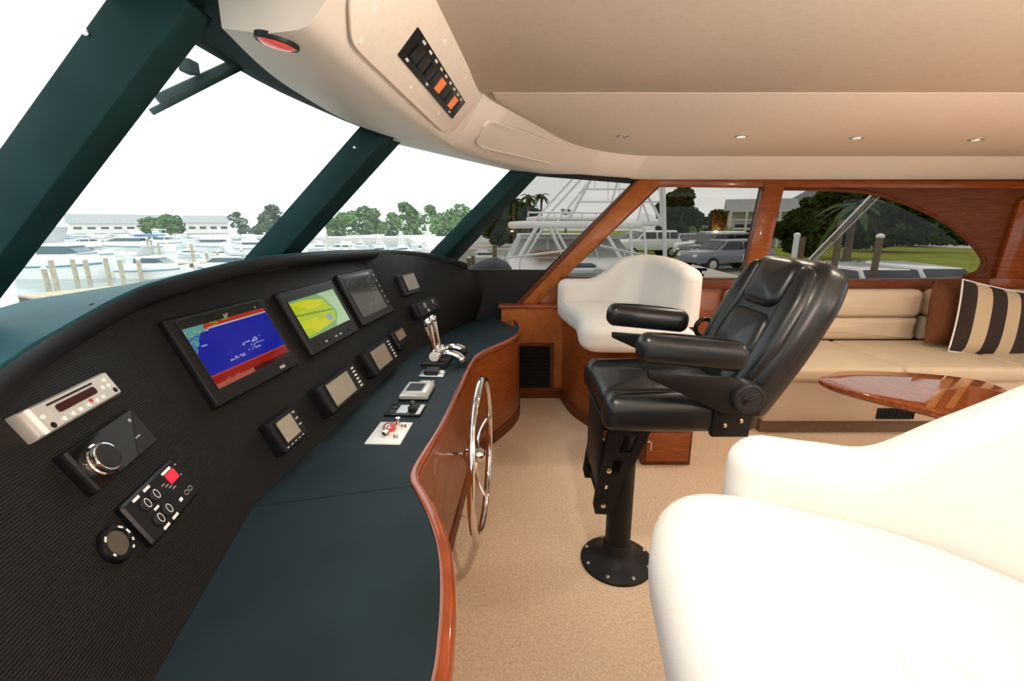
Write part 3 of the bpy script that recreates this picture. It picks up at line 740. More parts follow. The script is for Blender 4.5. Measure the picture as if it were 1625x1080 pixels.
MB().box((w_ * .30, -h_ * .12, .0205), (.016, .003, .001), Mm).build('lettering', M['grey_ink'], t, smooth=0)
MB().lathe([(.004, .0195), (.004, .0215), (.002, .022)], Mm @ Matrix.Translation((w_ * .36, h_ * .28, 0)), 12).build('indicator', M['grey_ink'], t)
MB().lathe([(.005, .0195), (.005, .0215), (.002, .022)], Mm @ Matrix.Translation((-w_ * .16, -h_ * .40, 0)), 12).build('button', M['plastic2'], t)
# control pad
Mm, w_, h_ = frame_on([(176, 813), (262, 733), (310, 781), (238, 869)], cb, nn)
t = thing('trim_control_pad', 'black control pad with red readout and ringed buttons on the near dash', 'control', Mm.translation)
b = MB(); rbox(b, Mm, 0, 0, w_, h_, 0, .016, .008, .8); b.build('housing', M['plastic'], t, smooth=30)
b = MB(); rbox(b, Mm, w_ * .29, h_ * .22, w_ * .17, h_ * .24, .0155, .0185, .003, 1); b.build('red_readout', M['red_led'], t)
def ring(x, y, rx, ry, wd, z, Mm, name, m, parent, n_=18):
    bb = MB(); r0 = [Mm @ V((x + (rx - wd) * cos(2 * pi * k / n_), y + (ry - wd) * sin(2 * pi * k / n_), z)) for k in range(n_)]
    r1 = [Mm @ V((x + rx * cos(2 * pi * k / n_), y + ry * sin(2 * pi * k / n_), z)) for k in range(n_)]
    bb.loft([r0, r1], caps=False); return bb.build(name, m, parent, smooth=0)
for x, y in ((-.27, .20), (-.10, .20), (-.27, -.20), (-.10, -.20)):
    bt = MB().lathe([(.013, .0155), (.013, .0185), (.010, .0195), (.001, .02)], Mm @ Matrix.Translation((x * w_, y * h_, 0)), 18).build('round_button', M['plastic2'], t)
    ring(x * w_ + .006, y * h_, .0075, .011, .0016, .0203, Mm, 'white_ring', M['white_ink'], bt)
for x, y, a, c_ in ((-.30, .41, .022, .006), (-.11, .41, .022, .006), (-.24, -.42, .022, .006), (-.06, -.42, .022, .006), (-.18, -.01, .016, .005), (.27, .39, .036, .006)):
    MB().box((x * w_, y * h_, .0168), (a, c_, .001), Mm).build('lettering', M['white_ink'], t, smooth=0)
for i in range(4): MB().box((w_ * (.10 + .035 * i), h_ * (.22 - .07 * i), .0168), (.012, .0022, .001), Mm).build('lettering', M['grey_ink'], t, smooth=0)
MB().box((w_ * .16, -h_ * .28, .017), (.012, .008, .0014), Mm).build('white_key', M['white_ink'], t, bevel=.001, seg=1)
for x in (.30, .39): ring(x * w_, -h_ * .27, .008, .006, .0016, .0168, Mm, 'printed_ring', M['grey_ink'], t)
for x in (.42, .45): MB().box((w_ * x, h_ * (.1 + .25 * (x - .42) / .03), .0168), (.004, .004, .001), Mm).build('printed_dot', M['grey_ink'], t, smooth=0)
# round gauge
pg = onp(181, 864, cb, nn); GM = Mx(pg, en, upn, nn)
t = thing('round_gauge', 'round black gauge with brown dial lowest on the near dash', 'gauge', pg)
MB().lathe([(.036, 0), (.036, .006), (.033, .011), (.026, .012), (.024, .009), (.024, .005)], GM, 36).build('case', M['plastic'], t)
MB().lathe([(.024, .0075), (.012, .008), (.001, .0082)], GM, 30).build('dial', mat('brown_dial', (.075, .062, .04), .25), t)
for k in range(6):
    a = radians(115 - 50 * k if k else 140)
    a = (radians(130), radians(40), radians(5), radians(-30), radians(-60), radians(200))[k]
    MB().box((0, 0, 0), (.010 if k < 3 else .006, .0035, .001), GM @ Matrix.Translation((.029 * cos(a), 0.029 * sin(a), .0122)) @ Matrix.Rotation(a + pi / 2, 4, 'Z')).build('white_mark', M['white_ink'], t, smooth=0)
# ================================================================== CONTROLS ON THE DESK
def dframe(px): 
    P = [at(u, v, z=ZD) for u, v in px]; c = sum(P, V()) / 4
    ex = ((P[1] - P[0]) + (P[2] - P[3])).normalized(); ey = Z0.cross(ex)
    w_ = ((P[1] - P[0]).length + (P[2] - P[3]).length) / 2; h_ = (abs((P[0] - P[3]).dot(ey)) + abs((P[1] - P[2]).dot(ey))) / 2
    return Mx(c, ex, ey, Z0), w_, h_
def knob(b, Mm, x, y, r, h, z=0): return b.lathe([(r, z), (r, z + h * .7), (r * .8, z + h), (r * .01, z + h)], Mm @ Matrix.Translation((x, y, 0)), 18)
Mm, w_, h_ = dframe([(604, 671), (655, 672), (635, 706), (579, 705)])
t = thing('engine_stop_panel', 'white engine panel with red knob on the blue desk', 'control panel', Mm.translation)
MB().box((0, 0, .003), (w_, h_, .006), Mm).build('plate', M['white_plate'], t, bevel=.001)
for x, y, r, h, m_, nm in ((-.06, .12, .024, .022, 'red_knob', 'red_knob'), (-.02, -.22, .014, .024, 'chrome', 'key_switch'), (.10, .36, .012, .03, 'chrome', 'key_switch'), (.33, .22, .010, .018, 'chrome', 'push_button'), (.28, -.25, .009, .014, 'steel', 'push_button')):
    b = MB(); knob(b, Mm, x * w_, y * h_, r, h, .006); b.build(nm, M[m_], t)
MB().lathe([(.012, .024), (.012, .034), (.006, .037)], Mm @ Matrix.Translation((-.06 * w_, -.0 * h_, 0)), 16).build('knob_cap', M['chrome'], t)
Mm, w_, h_ = dframe([(621, 643), (677, 643), (666, 662), (611, 660)])
t = thing('joystick_panel', 'flat black panel with round joystick between white panel and grey display', 'control panel', Mm.translation)
MB().box((0, 0, .004), (w_, h_, .008), Mm).build('plate', M['plastic'], t, bevel=.002)
MB().box((-.05 * w_, 0, .0085), (w_ * .3, h_ * .7, .002), Mm).build('label_plate', M['steel'], t)
MB().box((w_ * .42, 0, .0085), (w_ * .12, h_ * .85, .002), Mm).build('label_plate', M['silver'], t)
b = MB(); b.lathe([(.020, .008), (.020, .018), (.014, .022), (.010, .030), (.014, .036), (.010, .044), (.001, .046)], Mm @ Matrix.Translation((w_ * .2, 0, 0)), 20); b.build('joystick', M['black_leather'], t)
for y in (-.2, .15): MB().box((-.34 * w_, y * h_, .0085), (w_ * .14, h_ * .22, .003), Mm).build('switch', M['plastic2'], t, bevel=.001)
Mm, w_, h_ = dframe([(647, 614), (687, 614), (682, 636), (634, 635)])
t = thing('engine_display', 'silver framed grey display block on the blue desk', 'display', Mm.translation)
b = MB(); rbox(b, Mm, 0, 0, w_, h_, 0, .030, .008, .7); b.build('housing', M['silver'], t, smooth=30)
b = MB(); rbox(b, Mm, -.06 * w_, .04 * h_, w_ * .55, h_ * .55, .0295, .0315, .003, 1); b.build('lcd', M['plastic'], t)
MB().box((.34 * w_, 0, .0305), (w_ * .14, h_ * .7, .003), Mm).build('key_strip', M['white_plate'], t, bevel=.001)
b = MB(); rbox(b, Mm, 0, 0, w_ * 1.04, h_ * 1.06, 0, .008, .008, 1); b.build('gasket', M['plastic'], t)
Mm, w_, h_ = dframe([(667, 605), (689, 606), (686, 612), (663, 612)])
t = thing('switch_plate', 'small silver plate between grey display and throttle binnacle', 'control panel', Mm.translation)
MB().box((0, 0, .004), (w_, h_, .008), Mm).build('plate', M['silver'], t, bevel=.002)
MB().box((.0, 0, .010), (w_ * .5, h_ * .5, .005), Mm).build('rocker', M['white_plate'], t, bevel=.001)
Mm, w_, h_ = dframe([(671, 588), (708, 589), (705, 599), (664, 599)])
t = thing('control_station_pad', 'dark key pad on a steel plate before the throttle levers', 'control panel', Mm.translation)
MB().box((0, 0, .004), (w_, h_, .008), Mm).build('plate', M['steel'], t, bevel=.003)
MB().box((-.04 * w_, .1 * h_, .016), (w_ * .55, h_ * .75, .022), Mm).build('key_pad', M['plastic2'], t, bevel=.003)
b = MB(); knob(b, Mm, w_ * .36, 0, .014, .012, .008); b.build('button', M['white_plate'], t)
# throttle
Mm, w_, h_ = dframe([(678, 566), (716, 567), (712, 584), (672, 583)])
t = thing('throttle_control', 'chrome twin lever throttle control at the far end of the desk', 'throttle', Mm.translation)
b = MB(); rbox(b, Mm, 0, 0, w_, h_, 0, .03, .01, .6); b.build('base', M['plastic2'], t, smooth=30)
AX = Mm @ Matrix.Translation((0, 0, .055)) @ Matrix.Rotation(pi / 2, 4, 'X')
MB().lathe([(.03, -.075), (.036, -.07), (.036, -.03), (.03, -.026), (.03, .026), (.036, .03), (.036, .07), (.03, .075)], AX, 28).build('binnacle', M['chrome'], t)
MB().lathe([(.028, .0755), (.028, .079), (.02, .081), (.001, .0815)], AX, 24).build('side_disc', M['white_plate'], t)
o_ = Mm @ V((0, 0, .055)); X, Yv = Mm.to_3x3().col[0], Mm.to_3x3().col[1]
for sgn, ang in ((-1, 100), (1, 100), (-1, 12), (1, 20)):
    a = radians(ang); d = X * cos(a) + Z0 * sin(a); s0 = o_ + Yv * (.048 * sgn)
    ln = .19 if ang > 90 else .15
    bend = V((0, 0, -.05)) if ang < 90 else V()
    path = spline([s0, s0 + d * ln * .5, s0 + d * ln * .85 + bend * .5, s0 + d * ln + bend], 5)
    lv = MB().tube(path, [.016 + .009 * (i / (len(path) - 1)) for i in range(len(path))], 10).build('lever', M['chrome'], t)
    MB().lathe([(.004, -.034), (.021, -.027), (.026, 0), (.021, .027), (.004, .034)], Matrix.Translation(path[-1]) @ Mm.to_3x3().to_4x4() @ Matrix.Rotation(pi / 2, 4, 'X'), 14).build('grip', M['chrome'] if ang > 90 else M['plastic'] if sgn > 0 else M['chrome'], lv)
# ================================================================== STEERING WHEEL
wc = at(757, 722, y=1.82)
hub0 = at(690, 716, y=1.82)
axis = (wc - hub0); axis.z = 0; axis = V((1, -.055, .0)).normalized()
t = thing('steering_wheel', 'chrome steering wheel on a shaft in front of the helm console', 'steering wheel', (wc.x, wc.y, wc.z))
ey = Z0; ex = ey.cross(axis).normalized(); WMx = Mx(wc, ex, ey, axis)
R_ = .326
MB().tube([WMx @ V((R_ * cos(2 * pi * k / 56), R_ * sin(2 * pi * k / 56), .02)) for k in range(56)], .0155, 12, closed=True).build('rim', M['chrome'], t)
MB().tube([WMx @ V((0, 0, -.20)), WMx @ V((0, 0, .0))], .011, 14).build('shaft', M['chrome'], t)
MB().lathe([(.014, -.06), (.03, -.045), (.034, -.01), (.034, .015), (.026, .03), (.01, .036), (.001, .037)], WMx, 24).build('hub', M['chrome'], t)
for k in range(5):
    a = radians(80 + 72 * k); d = V((cos(a), sin(a), 0))
    MB().tube(spline([WMx @ (d * .025), WMx @ (d * .12 + V((0, 0, -.012))), WMx @ (d * .24 + V((0, 0, 0))), WMx @ (d * (R_ - .008) + V((0, 0, .02)))], 5), .0085, 10).build('spoke', M['chrome'], t)
MB().lathe([(.045, -.2), (.045, -.192), (.02, -.18)], WMx, 24).build('shaft_collar', M['chrome'], t)
# ================================================================== SIDE CABINET WITH VENT
YC = 3.76
x0, x1 = at(796, 560, y=YC).x, at(893, 560, y=YC).x; ztop = at(850, 489, y=YC).z
sc_ = thing('side_cabinet', 'cherry wood side cabinet with black louvred vent beyond the console', 'cabinet', ((x0 + x1) / 2, 3.84, 0))
gx0, gx1, gz0, gz1 = at(823, 580, y=YC).x, at(873, 580, y=YC).x, at(850, 615, y=YC).z, at(850, 549, y=YC).z
CM = Mx(V((0, YC + .01, 0)), V((1, 0, 0)), Z0, V((0, -1, 0)))
plate([(x0, .0), (x1, .0), (x1, ztop), (x0, ztop)], [[(gx0, gz0), (gx1, gz0), (gx1, gz1), (gx0, gz1)]], CM, .02, 'front_panel', M['wood_orange'], sc_)
MB().box(((x0 + x1) / 2, 3.85, ztop / 2), (x1 - x0, .13, ztop - .01)).build('body', M['black'], sc_)
MB().box(((x0 + x1) / 2 - .01, 3.83, ztop + .012), (x1 - x0 + .03, .17, .025)).build('top_ledge', M['wood_trim'], sc_, bevel=.006)
for bx in ((gx0 - .014, (gz0 + gz1) / 2, .028, gz1 - gz0 + .056), (gx1 + .014, (gz0 + gz1) / 2, .028, gz1 - gz0 + .056), ((gx0 + gx1) / 2, gz1 + .014, gx1 - gx0, .028), ((gx0 + gx1) / 2, gz0 - .014, gx1 - gx0, .028)):
    MB().box((bx[0], YC - .008, bx[1]), (bx[2], .016, bx[3])).build('vent_frame', M['wood_dark'], sc_, bevel=.003)
for i in range(11):
    z = gz0 + (gz1 - gz0) * (i + .5) / 11
    MB().box((0, 0, 0), (gx1 - gx0, .03, .006), Matrix.Translation(((gx0 + gx1) / 2, YC + .012, z)) @ Matrix.Rotation(radians(35), 4, 'X')).build('louvre_slat', M['plastic2'], sc_)
MB().box(((x0 + x1) / 2, YC - .005, .045), (x1 - x0, .02, .09)).build('toe_board', M['wood_dark'], sc_, bevel=.004)
# ================================================================== HELM CHAIR
pb = at(978, 889, z=0)
ch = thing('helm_chair', 'black leather helm chair on a pedestal facing the steering wheel', 'chair', (pb.x, pb.y, 0))
PB = Matrix.Translation(pb)
bs = MB().lathe([(.157, 0), (.157, .010), (.150, .016), (.12, .028), (.085, .05), (.066, .07), (.060, .10), (.056, .105)], PB, 40).build('base_flange', M['black_metal'], ch)
for k in range(8):
    a = 2 * pi * k / 8 + .3
    MB().lathe([(.009, .012), (.009, .024), (.005, .028), (.001, .028)], Matrix.Translation(pb + V((.138 * cos(a), .138 * sin(a), 0))), 6).build('bolt', M['steel'], bs)
MB().tube([pb + Z0 * .08, pb + Z0 * .40, pb + Z0 * .69], .054, 28).build('pedestal', M['black_metal'], ch)
# footrest bracket plates
YB = 1.655
FMx = Mx(V((0, YB, 0)), V((1, 0, 0)), Z0, V((0, -1, 0)))
def fp(u, v): p = at(u, v, y=YB); return (p.x, p.z)
out_ = [fp(*p) for p in ((966, 680), (1034, 678), (1010, 727), (986, 764), (976, 803), (964, 814), (944, 813), (941, 800), (946, 771), (957, 722))]
hol = [[fp(*p) for p in q] for q in (((990, 690), (1012, 691), (1001, 716), (981, 716)), ((972, 729), (988, 729), (982, 749), (968, 751)), ((960, 768), (966, 768), (964, 778), (958, 778)))]
fb = plate(out_, hol, FMx, .018, 'footrest_bracket', M['black_metal'], ch)
FM2 = FMx.copy(); FM2.translation = (0, 1.93, 0)
plate(out_, hol, FM2, .018, 'footrest_bracket', M['black_metal'], ch)
fbx, fbz = fp(957, 800)
MB().tube([V((fbx, YB, fbz)), V((fbx, 1.93, fbz))], .016, 12).build('foot_bar', M['black_metal'], ch)
MB().box((fbx - .02, 1.79, fbz + .23), (.016, .26, .30), None).build('foot_plate', M['black_metal'], ch, bevel=.004)
for (u, v) in ((957, 801), (966, 746)):
    p = at(u, v, y=YB - .012)
    MB().lathe([(.010, 0), (.010, .006), (.004, .009)], Mx(p, V((1, 0, 0)), Z0, V((0, -1, 0))), 12).build('bolt', M['chrome'], fb)
CY = 1.835
MB().box((.60, CY, .715), (.50, .44, .03)).build('seat_pan', M['black_metal'], ch, bevel=.006)
MB().box((.60, CY, .685), (.30, .20, .05)).build('slide_mount', M['black_metal'], ch, bevel=.006)
def rect(x0, y0, x1, y1, r, seg=6): return roundpoly([(x0, y0), (x1, y0), (x1, y1), (x0, y1)], r, seg)
seat = MB().cushion(rect(.34, CY - .17, .90, CY + .17, .05), .72, .838, .05, .014).build('seat_cushion', M['black_leather'], ch, smooth=60)
for sy in (-1, 1):
    yb = CY + sy * .215
    MB().cushion(rect(.335, yb - .062, .90, yb + .062, .05), .705, .846, .058, .004, rb=.04).build('seat_bolster', M['black_leather'], ch, smooth=60)
MB().box((.56, CY, .853), (.0025, .30, .004)).build('seam', M['plastic'], seat)
# backrest
hg = V((.86, CY, .79)); bu = V((.435, 0, .90)).normalized(); bfw = V((-bu.z, 0, bu.x)); bw = V((0, 1, 0))
BM = Mx(hg, bw, bu, bw.cross(bu))
if BM.to_3x3().col[2].dot(bfw) < 0:
    BM = Mx(hg, -bw, bu, (-bw).cross(bu))
BL = .585
shell = roundpoly([(-.235, -.03), (.235, -.03), (.268, .25), (.262, .47), (.215, BL), (-.215, BL), (-.262, .47), (-.268, .25)], [.05, .05, .12, .14, .15, .15, .14, .12], 7)
MB().cushion(shell, -.105, .045, .05, .006, BM, rb=.06, seg=6).build('back_shell', M['black_leather'], ch, smooth=60)
lum = MB().cushion(roundpoly([(-.14, .0), (.14, .0), (.155, .2), (.135, .345), (-.135, .345), (-.155, .2)], .05, 6), .0, .068, .035, .014, BM).build('back_cushion', M['black_leather'], ch, smooth=60)
MB().cushion(roundpoly([(-.13, .36), (.13, .36), (.13, .565), (-.13, .565)], .07, 6), .0, .074, .036, .014, BM).build('headrest', M['black_leather'], ch, smooth=60)
for s_ in (-1, 1):
    MB().cushion(roundpoly([(s_ * .15, .01), (s_ * .225, .01), (s_ * .258, .25), (s_ * .252, .42), (s_ * .215, .535), (s_ * .142, .555), (s_ * .142, .38), (s_ * .165, .2)], .035, 6), .0, .072, .034, .003, BM).build('back_bolster', M['black_leather'], ch, smooth=60)
# piping along the rear edge of the shell
pip = offset2(ccw(shell), .004)
MB().tube([BM @ V((p.x, p.y, -.035)) for p in pip], .0045, 6, closed=True).build('piping', M['plastic2'], ch)
# arms
for sy in (-1, 1):
    ya = CY + sy * .298
    AMx = Mx(V((.622 + .008 * sy, ya, 1.022)), V((1, 0, -.10)).normalized(), V((0, 1, 0)), V((.10, 0, 1)).normalized())
    cap = roundpoly([(-.19, -.045), (.19, -.045), (.19, .045), (-.19, .045)], .044, 7)
    MB().cushion(cap, -.05, .055, .042, .006, AMx, seg=5, rb=.04).build('armrest', M['black_leather'], ch, smooth=60)
    P = [V((.47, ya + .012, .955)), V((.77, ya + .012, .93)), V((.885, ya + .012, .88)), V((.87, ya + .012, .79)), V((.74, ya + .012, .80)), V((.60, ya + .012, .87)), V((.47, ya + .012, .93))]
    MB().prism(P, (0, -.024, 0)).build('arm_bracket', M['black_metal'], ch, bevel=.004)
    HMx = Mx(V((.818, ya, .862)), V((1, 0, 0)), Z0, V((0, -1, 0)))
    if sy > 0: HMx = Mx(V((.818, ya, .862)), V((1, 0, 0)), Z0, V((0, -1, 0)))
    hb = MB().lathe([(.056, -.03), (.056, .022), (.052, .030), (.046, .032), (.044, .028), (.026, .028), (.024, .034), (.001, .035)], HMx, 32).build('recline_knob', M['plastic2'], ch)
    MB().box((0, 0, .036), (.04, .014, .008), HMx @ Matrix.Rotation(.4, 4, 'Z')).build('knob_bar', M['plastic'], hb, bevel=.002)
MB().prism([V((.72, CY - .285, .70)), V((.855, CY - .285, .70)), V((.86, CY - .285, .80)), V((.82, CY - .285, .84)), V((.72, CY - .285, .82))], (0, .03, 0)).build('hinge_bracket', M['black_metal'], ch, bevel=.004)
MB().prism([V((.72, CY + .285, .70)), V((.855, CY + .285, .70)), V((.86, CY + .285, .80)), V((.82, CY + .285, .84)), V((.72, CY + .285, .82))], (0, -.03, 0)).build('hinge_bracket', M['black_metal'], ch, bevel=.004)
for (u, v) in ((1148, 641), (1149, 674), (1175, 667)):
    p = at(u, v, y=CY - .287)
    MB().lathe([(.008, 0), (.008, .006), (.003, .008)], Mx(p, V((1, 0, 0)), Z0, V((0, -1, 0))), 12).build('bolt', M['chrome'], ch)
rc = at(1118, 520, y=2.14)
MB().tube([rc + V((.042 * cos(2 * pi * k / 20), .0, .042 * sin(2 * pi * k / 20))) for k in range(20)], .011, 8, closed=True).build('arm_ring', M['plastic'], ch)
MB().tube([rc + V((.0, 0, -.045)), V((rc.x - .03, 2.14, .90))], .012, 8).build('ring_stem', M['plastic'], ch)
# ================================================================== WHITE COMPANION SEATS
def sweepback(b, path, ztops, z0, th, r=.06, n_=6, er=.07):
    P = spline([V((p[0], p[1], z)) for p, z in zip(path, ztops)], n_)
    cum = [0]
    for a, c in zip(P, P[1:]): cum.append(cum[-1] + (c.xy - a.xy).length)
    # denser ends
    tot = cum[-1]
    def sample(d):
        for i in range(len(P) - 1):
            if cum[i + 1] >= d - 1e-9:
                f = (d - cum[i]) / max(1e-9, cum[i + 1] - cum[i]); return P[i].lerp(P[i + 1], f), (P[i + 1].xy - P[i].xy).normalized()
        return P[-1], (P[-1].xy - P[-2].xy).normalized()
    ds = sorted(set([er * (1 - cos(pi / 2 * k / 5)) for k in range(6)] + [tot - er * (1 - cos(pi / 2 * k / 5)) for k in range(6)] + [c for c in cum if er < c < tot - er]))
    rg = []
    for d in ds:
        p, t = sample(d); o = V((t.y, -t.x, 0)); e = min(d, tot - d)
        f = 1 if e >= er else math.sqrt(max(0, 1 - (1 - e / er) ** 2)); f = max(f, .08)
        h = th / 2 * f; zt = p.z - r * (1 - f); rr = min(r, h * .98); c = V((p.x, p.y, 0))
        prof = [(h, z0 + .01), (h * 1.03, z0 + (zt - z0) * .35), (h, zt - rr)]
        for k in range(1, 6):
            a = pi / 2 * k / 6; prof.append((h - rr + rr * cos(a), zt - rr + rr * sin(a)))
        prof = prof + [(-x, z) for x, z in reversed(prof)]
        rg.append([c + o * x + Z0 * z for x, z in prof])
    return b.loft(rg)
# far seat
fs = thing('companion_seat', 'white leather companion seat with a raised back against the far windows', 'seat', (.75, 3.2, 0), 'white companion seats')
bpoly = [p for p in spline([(.42, 3.72, 0), (.47, 3.42, 0), (.56, 3.2, 0), (.68, 2.92, 0), (.80, 2.72, 0)], 5)]
bb = [(p.x, p.y) for p in bpoly] + [(1.10, 2.72), (1.14, 2.9), (1.14, 3.82), (.42, 3.82)]
MB().prism([V((x, y, .0)) for x, y in bb], (0, 0, .70)).build('wooden_base', M['wood'], fs)
kb = [(p.x - .012, p.y - .006) for p in bpoly] + [(1.11, 2.705), (1.11, 2.9), (1.0, 3.0), (.7, 3.2)]
MB().prism([V((x, y, 0)) for x, y in kb], (0, 0, .09)).build('toe_board', M['wood_dark'], fs, bevel=.003)
sp_ = spline([(.37, 3.78, 0), (.385, 3.6, 0), (.41, 3.4, 0), (.44, 3.2, 0), (.425, 2.95, 0), (.415, 2.78, 0), (.47, 2.68, 0), (.60, 2.655, 0), (.85, 2.655, 0), (1.08, 2.66, 0)], 5)
so = [(p.x, p.y) for p in sp_] + [(1.08, 3.0), (1.08, 3.78)]
MB().cushion(so, .695, .855, .06, .008, seg=5).build('seat_cushion', M['white_leather'], fs, smooth=60)
b = MB(); sweepback(b, [(.37, 3.75), (.52, 3.75), (.64, 3.75), (.74, 3.74), (.85, 3.72), (.97, 3.65), (1.07, 3.5), (1.12, 3.2), (1.14, 2.9)], [1.02, 1.02, 1.025, 1.08, 1.18, 1.215, 1.22, 1.205, 1.16], .80, .14)
b.build('backrest', M['white_leather'], fs, smooth=60)
cabx = thing('storage_box', 'small cherry wood locker with a key under the helm chair', 'cabinet', (.95, 2.63, 0))
MB().box((.95, 2.66, .12), (.30, .10, .24)).build('body', M['wood_dark'], cabx, bevel=.004)
dr = MB().box((.95, 2.603, .125), (.26, .014, .19)).build('door', M['wood'], cabx, bevel=.004)
kp = at(1029, 699, y=2.59)
kyo = MB().lathe([(.008, 0), (.008, .01), (.003, .012)], Mx(kp, V((1, 0, 0)), Z0, V((0, -1, 0))), 12).build('lock', M['chrome'], dr)
MB().box(kp + V((.015, -.012, -.03)), (.006, .003, .06), None).build('key', M['chrome'], dr)
# near seat
nsx = thing('companion_seat', 'large white leather lounge seat in the near right foreground', 'seat', (.7, .4, 0), 'white companion seats')
MB().prism([V((x, y, 0)) for x, y in [(.42, -.2), (.42, .96), (.45, 1.0), (.95, 1.0), (1.15, .6), (1.15, -.2)]], (0, 0, .70)).build('wooden_base', M['wood'], nsx, bevel=.01)
sp_ = spline([(.245, -.15, 0), (.238, .2, 0), (.241, .5, 0), (.258, .68, 0), (.282, .82, 0), (.332, .935, 0), (.41, .99, 0), (.52, .985, 0), (.66, .92, 0), (.80, .84, 0), (.92, .70, 0), (1.0, .5, 0), (1.02, .2, 0), (1.02, -.15, 0)], 5)
MB().cushion([(p.x, p.y) for p in sp_], .69, .855, .075, .006, seg=7, rb=.06).build('seat_cushion', M['white_leather'], nsx, smooth=60)
b = MB(); sweepback(b, [(.52, 1.02), (.60, 1.0), (.69, .965), (.78, .915), (.88, .85), (.97, .75), (1.04, .6), (1.08, .4), (1.09, .0)], [.96, .96, .962, .98, 1.09, 1.22, 1.31, 1.35, 1.36], .78, .15, r=.065, er=.075)
b.build('backrest', M['white_leather'], nsx, smooth=60)
# ================================================================== SOFA
sf = thing('sofa', 'cream leather built-in sofa along the far wall behind the table', 'sofa', (2.6, 3.45, 0))
SX0, SX1 = 1.76, 4.6
MB().box(((SX0 + SX1) / 2, 3.47, .26), (SX1 - SX0, .86, .32)).build('base_panel', M['cream_leather'], sf, bevel=.01)
MB().box(((SX0 + SX1) / 2, 3.49, .05), (SX1 - SX0 - .02, .82, .10)).build('toe_kick', M['kick'], sf)
for a, c in ((SX0, 2.66), (2.665, 3.50), (3.505, SX1)):
    MB().cushion(rect(a, 3.0, c, 3.80, .03, 4), .40, .505, .035, .012).build('seat_cushion', M['cream_leather'], sf, smooth=60)
for a, c in ((SX0, 3.36), (3.42, SX1)):
    for z0, z1, dy in ((.50, .70, .0), (.70, .925, -.02)):
        bm_ = Mx(V(((a + c) / 2, 3.90, (z0 + z1) / 2)), V((1, 0, 0)), V((0, 0, 1)), V((0, -1, 0)))
        MB().cushion(roundpoly([(-(c - a) / 2, -(z1 - z0) / 2), ((c - a) / 2, -(z1 - z0) / 2), ((c - a) / 2, (z1 - z0) / 2), (-(c - a) / 2, (z1 - z0) / 2)], .06 if z1 > .8 else .02, 5), .0, .13 - dy, .05, .01, bm_).build('back_cushion', M['cream_leather'], sf, smooth=60)
vx0, vx1 = at(1393, 655, y=3.03).x, at(1452, 655, y=3.03).x; vz0, vz1 = at(1420, 665, y=3.03).z, at(1420, 648, y=3.03).z
vg = MB().box(((vx0 + vx1) / 2, 3.036, (vz0 + vz1) / 2), (vx1 - vx0, .012, vz1 - vz0)).build('vent', M['black'], sf, bevel=.002)
for i in range(15):
    MB().box((vx0 + (vx1 - vx0) * (i + .5) / 15, 3.028, (vz0 + vz1) / 2), ((vx1 - vx0) / 34, .008, (vz1 - vz0) * .9)).build('vent_slat', M['cream_leather'] if False else M['plastic2'], vg)
# pillows
def pillow(Mm, w_, h_, th, name, m, parent=None, n_=16):
    b = MB()
    def pt(i, j, s):
        x = -1 + 2 * i / n_; y = -1 + 2 * j / n_
        k = (max(0, 1 - abs(x) ** 2.6) ** .5) * (max(0, 1 - abs(y) ** 2.6) ** .5)
        px_ = x * (1 - .05 * (1 - y * y) * abs(x)); py_ = y * (1 - .05 * (1 - x * x) * abs(y))
        return Mm @ V((px_ * w_ / 2, py_ * h_ / 2, s * th / 2 * k))
    for s in (1, -1):
        vs = [pt(i, j, s) for j in range(n_ + 1) for i in range(n_ + 1)]
        b.add(vs, [(j * (n_ + 1) + i, j * (n_ + 1) + i + 1, (j + 1) * (n_ + 1) + i + 1, (j + 1) * (n_ + 1) + i) for j in range(n_) for i in range(n_)])
    return b, pt
def pillow_frame(px, y, lean):
    P = [at(u, v, y=y + l) for (u, v), l in zip(px, lean)]
    c = sum(P, V()) / 4; ex = ((P[1] - P[0]) + (P[2] - P[3])).normalized(); ey = ((P[0] - P[3]) + (P[1] - P[2])); ey = (ey - ex * ey.dot(ex)).normalized()
    return Mx(c, ex, ey, ex.cross(ey)) @ Matrix.Rotation(radians(-6), 4, 'Z'), ((P[1] - P[0]).length + (P[2] - P[3]).length) / 2, ((P[0] - P[3]).length + (P[1] - P[2]).length) / 2
Mm, w_, h_ = pillow_frame([(1488, 454), (1544, 454), (1524, 550), (1466, 543)], 3.57, (.06, .06, -.06, -.06))
bw_t = thing('throw_pillow', 'plain brown throw pillow leaning behind the striped pillow', 'pillow', Mm.translation)
b, _ = pillow(Mm, w_ * 1.15, h_ * 1.05, .12, 'cover', None); o = b.build('cover', M['brown'], bw_t, smooth=60)
Mm, w_, h_ = pillow_frame([(1531, 456), (1666, 458), (1630, 578), (1500, 558)], 3.42, (.07, .07, -.05, -.05))
# striped material in the pillow's own plane
ms, tt, pp = newmat('striped_fabric')
at_ = tt.nodes.new('ShaderNodeAttribute'); at_.attribute_name = 'stripe'
rr = tt.nodes.new('ShaderNodeValToRGB'); rr.color_ramp.interpolation = 'CONSTANT'
els = rr.color_ramp.elements; dk, tn, wh = (.022, .013, .010, 1), (.48, .38, .25, 1), (.7, .62, .5, 1)
cols = [(0, dk), (.14, tn), (.30, dk), (.47, tn), (.63, dk), (.80, tn), (.95, dk)]
els[0].position = 0; els[0].color = dk; els[1].position = .14; els[1].color = tn
for p_, c_ in cols[2:]: e = els.new(p_); e.color = c_
tt.links.new(at_.outputs['Fac'], rr.inputs['Fac']); tt.links.new(rr.outputs['Color'], pp.inputs['Base Color']); pp.inputs['Roughness'].default_value = .9
stp = thing('throw_pillow', 'brown and tan striped throw pillow with white edging on the sofa', 'pillow', Mm.translation)
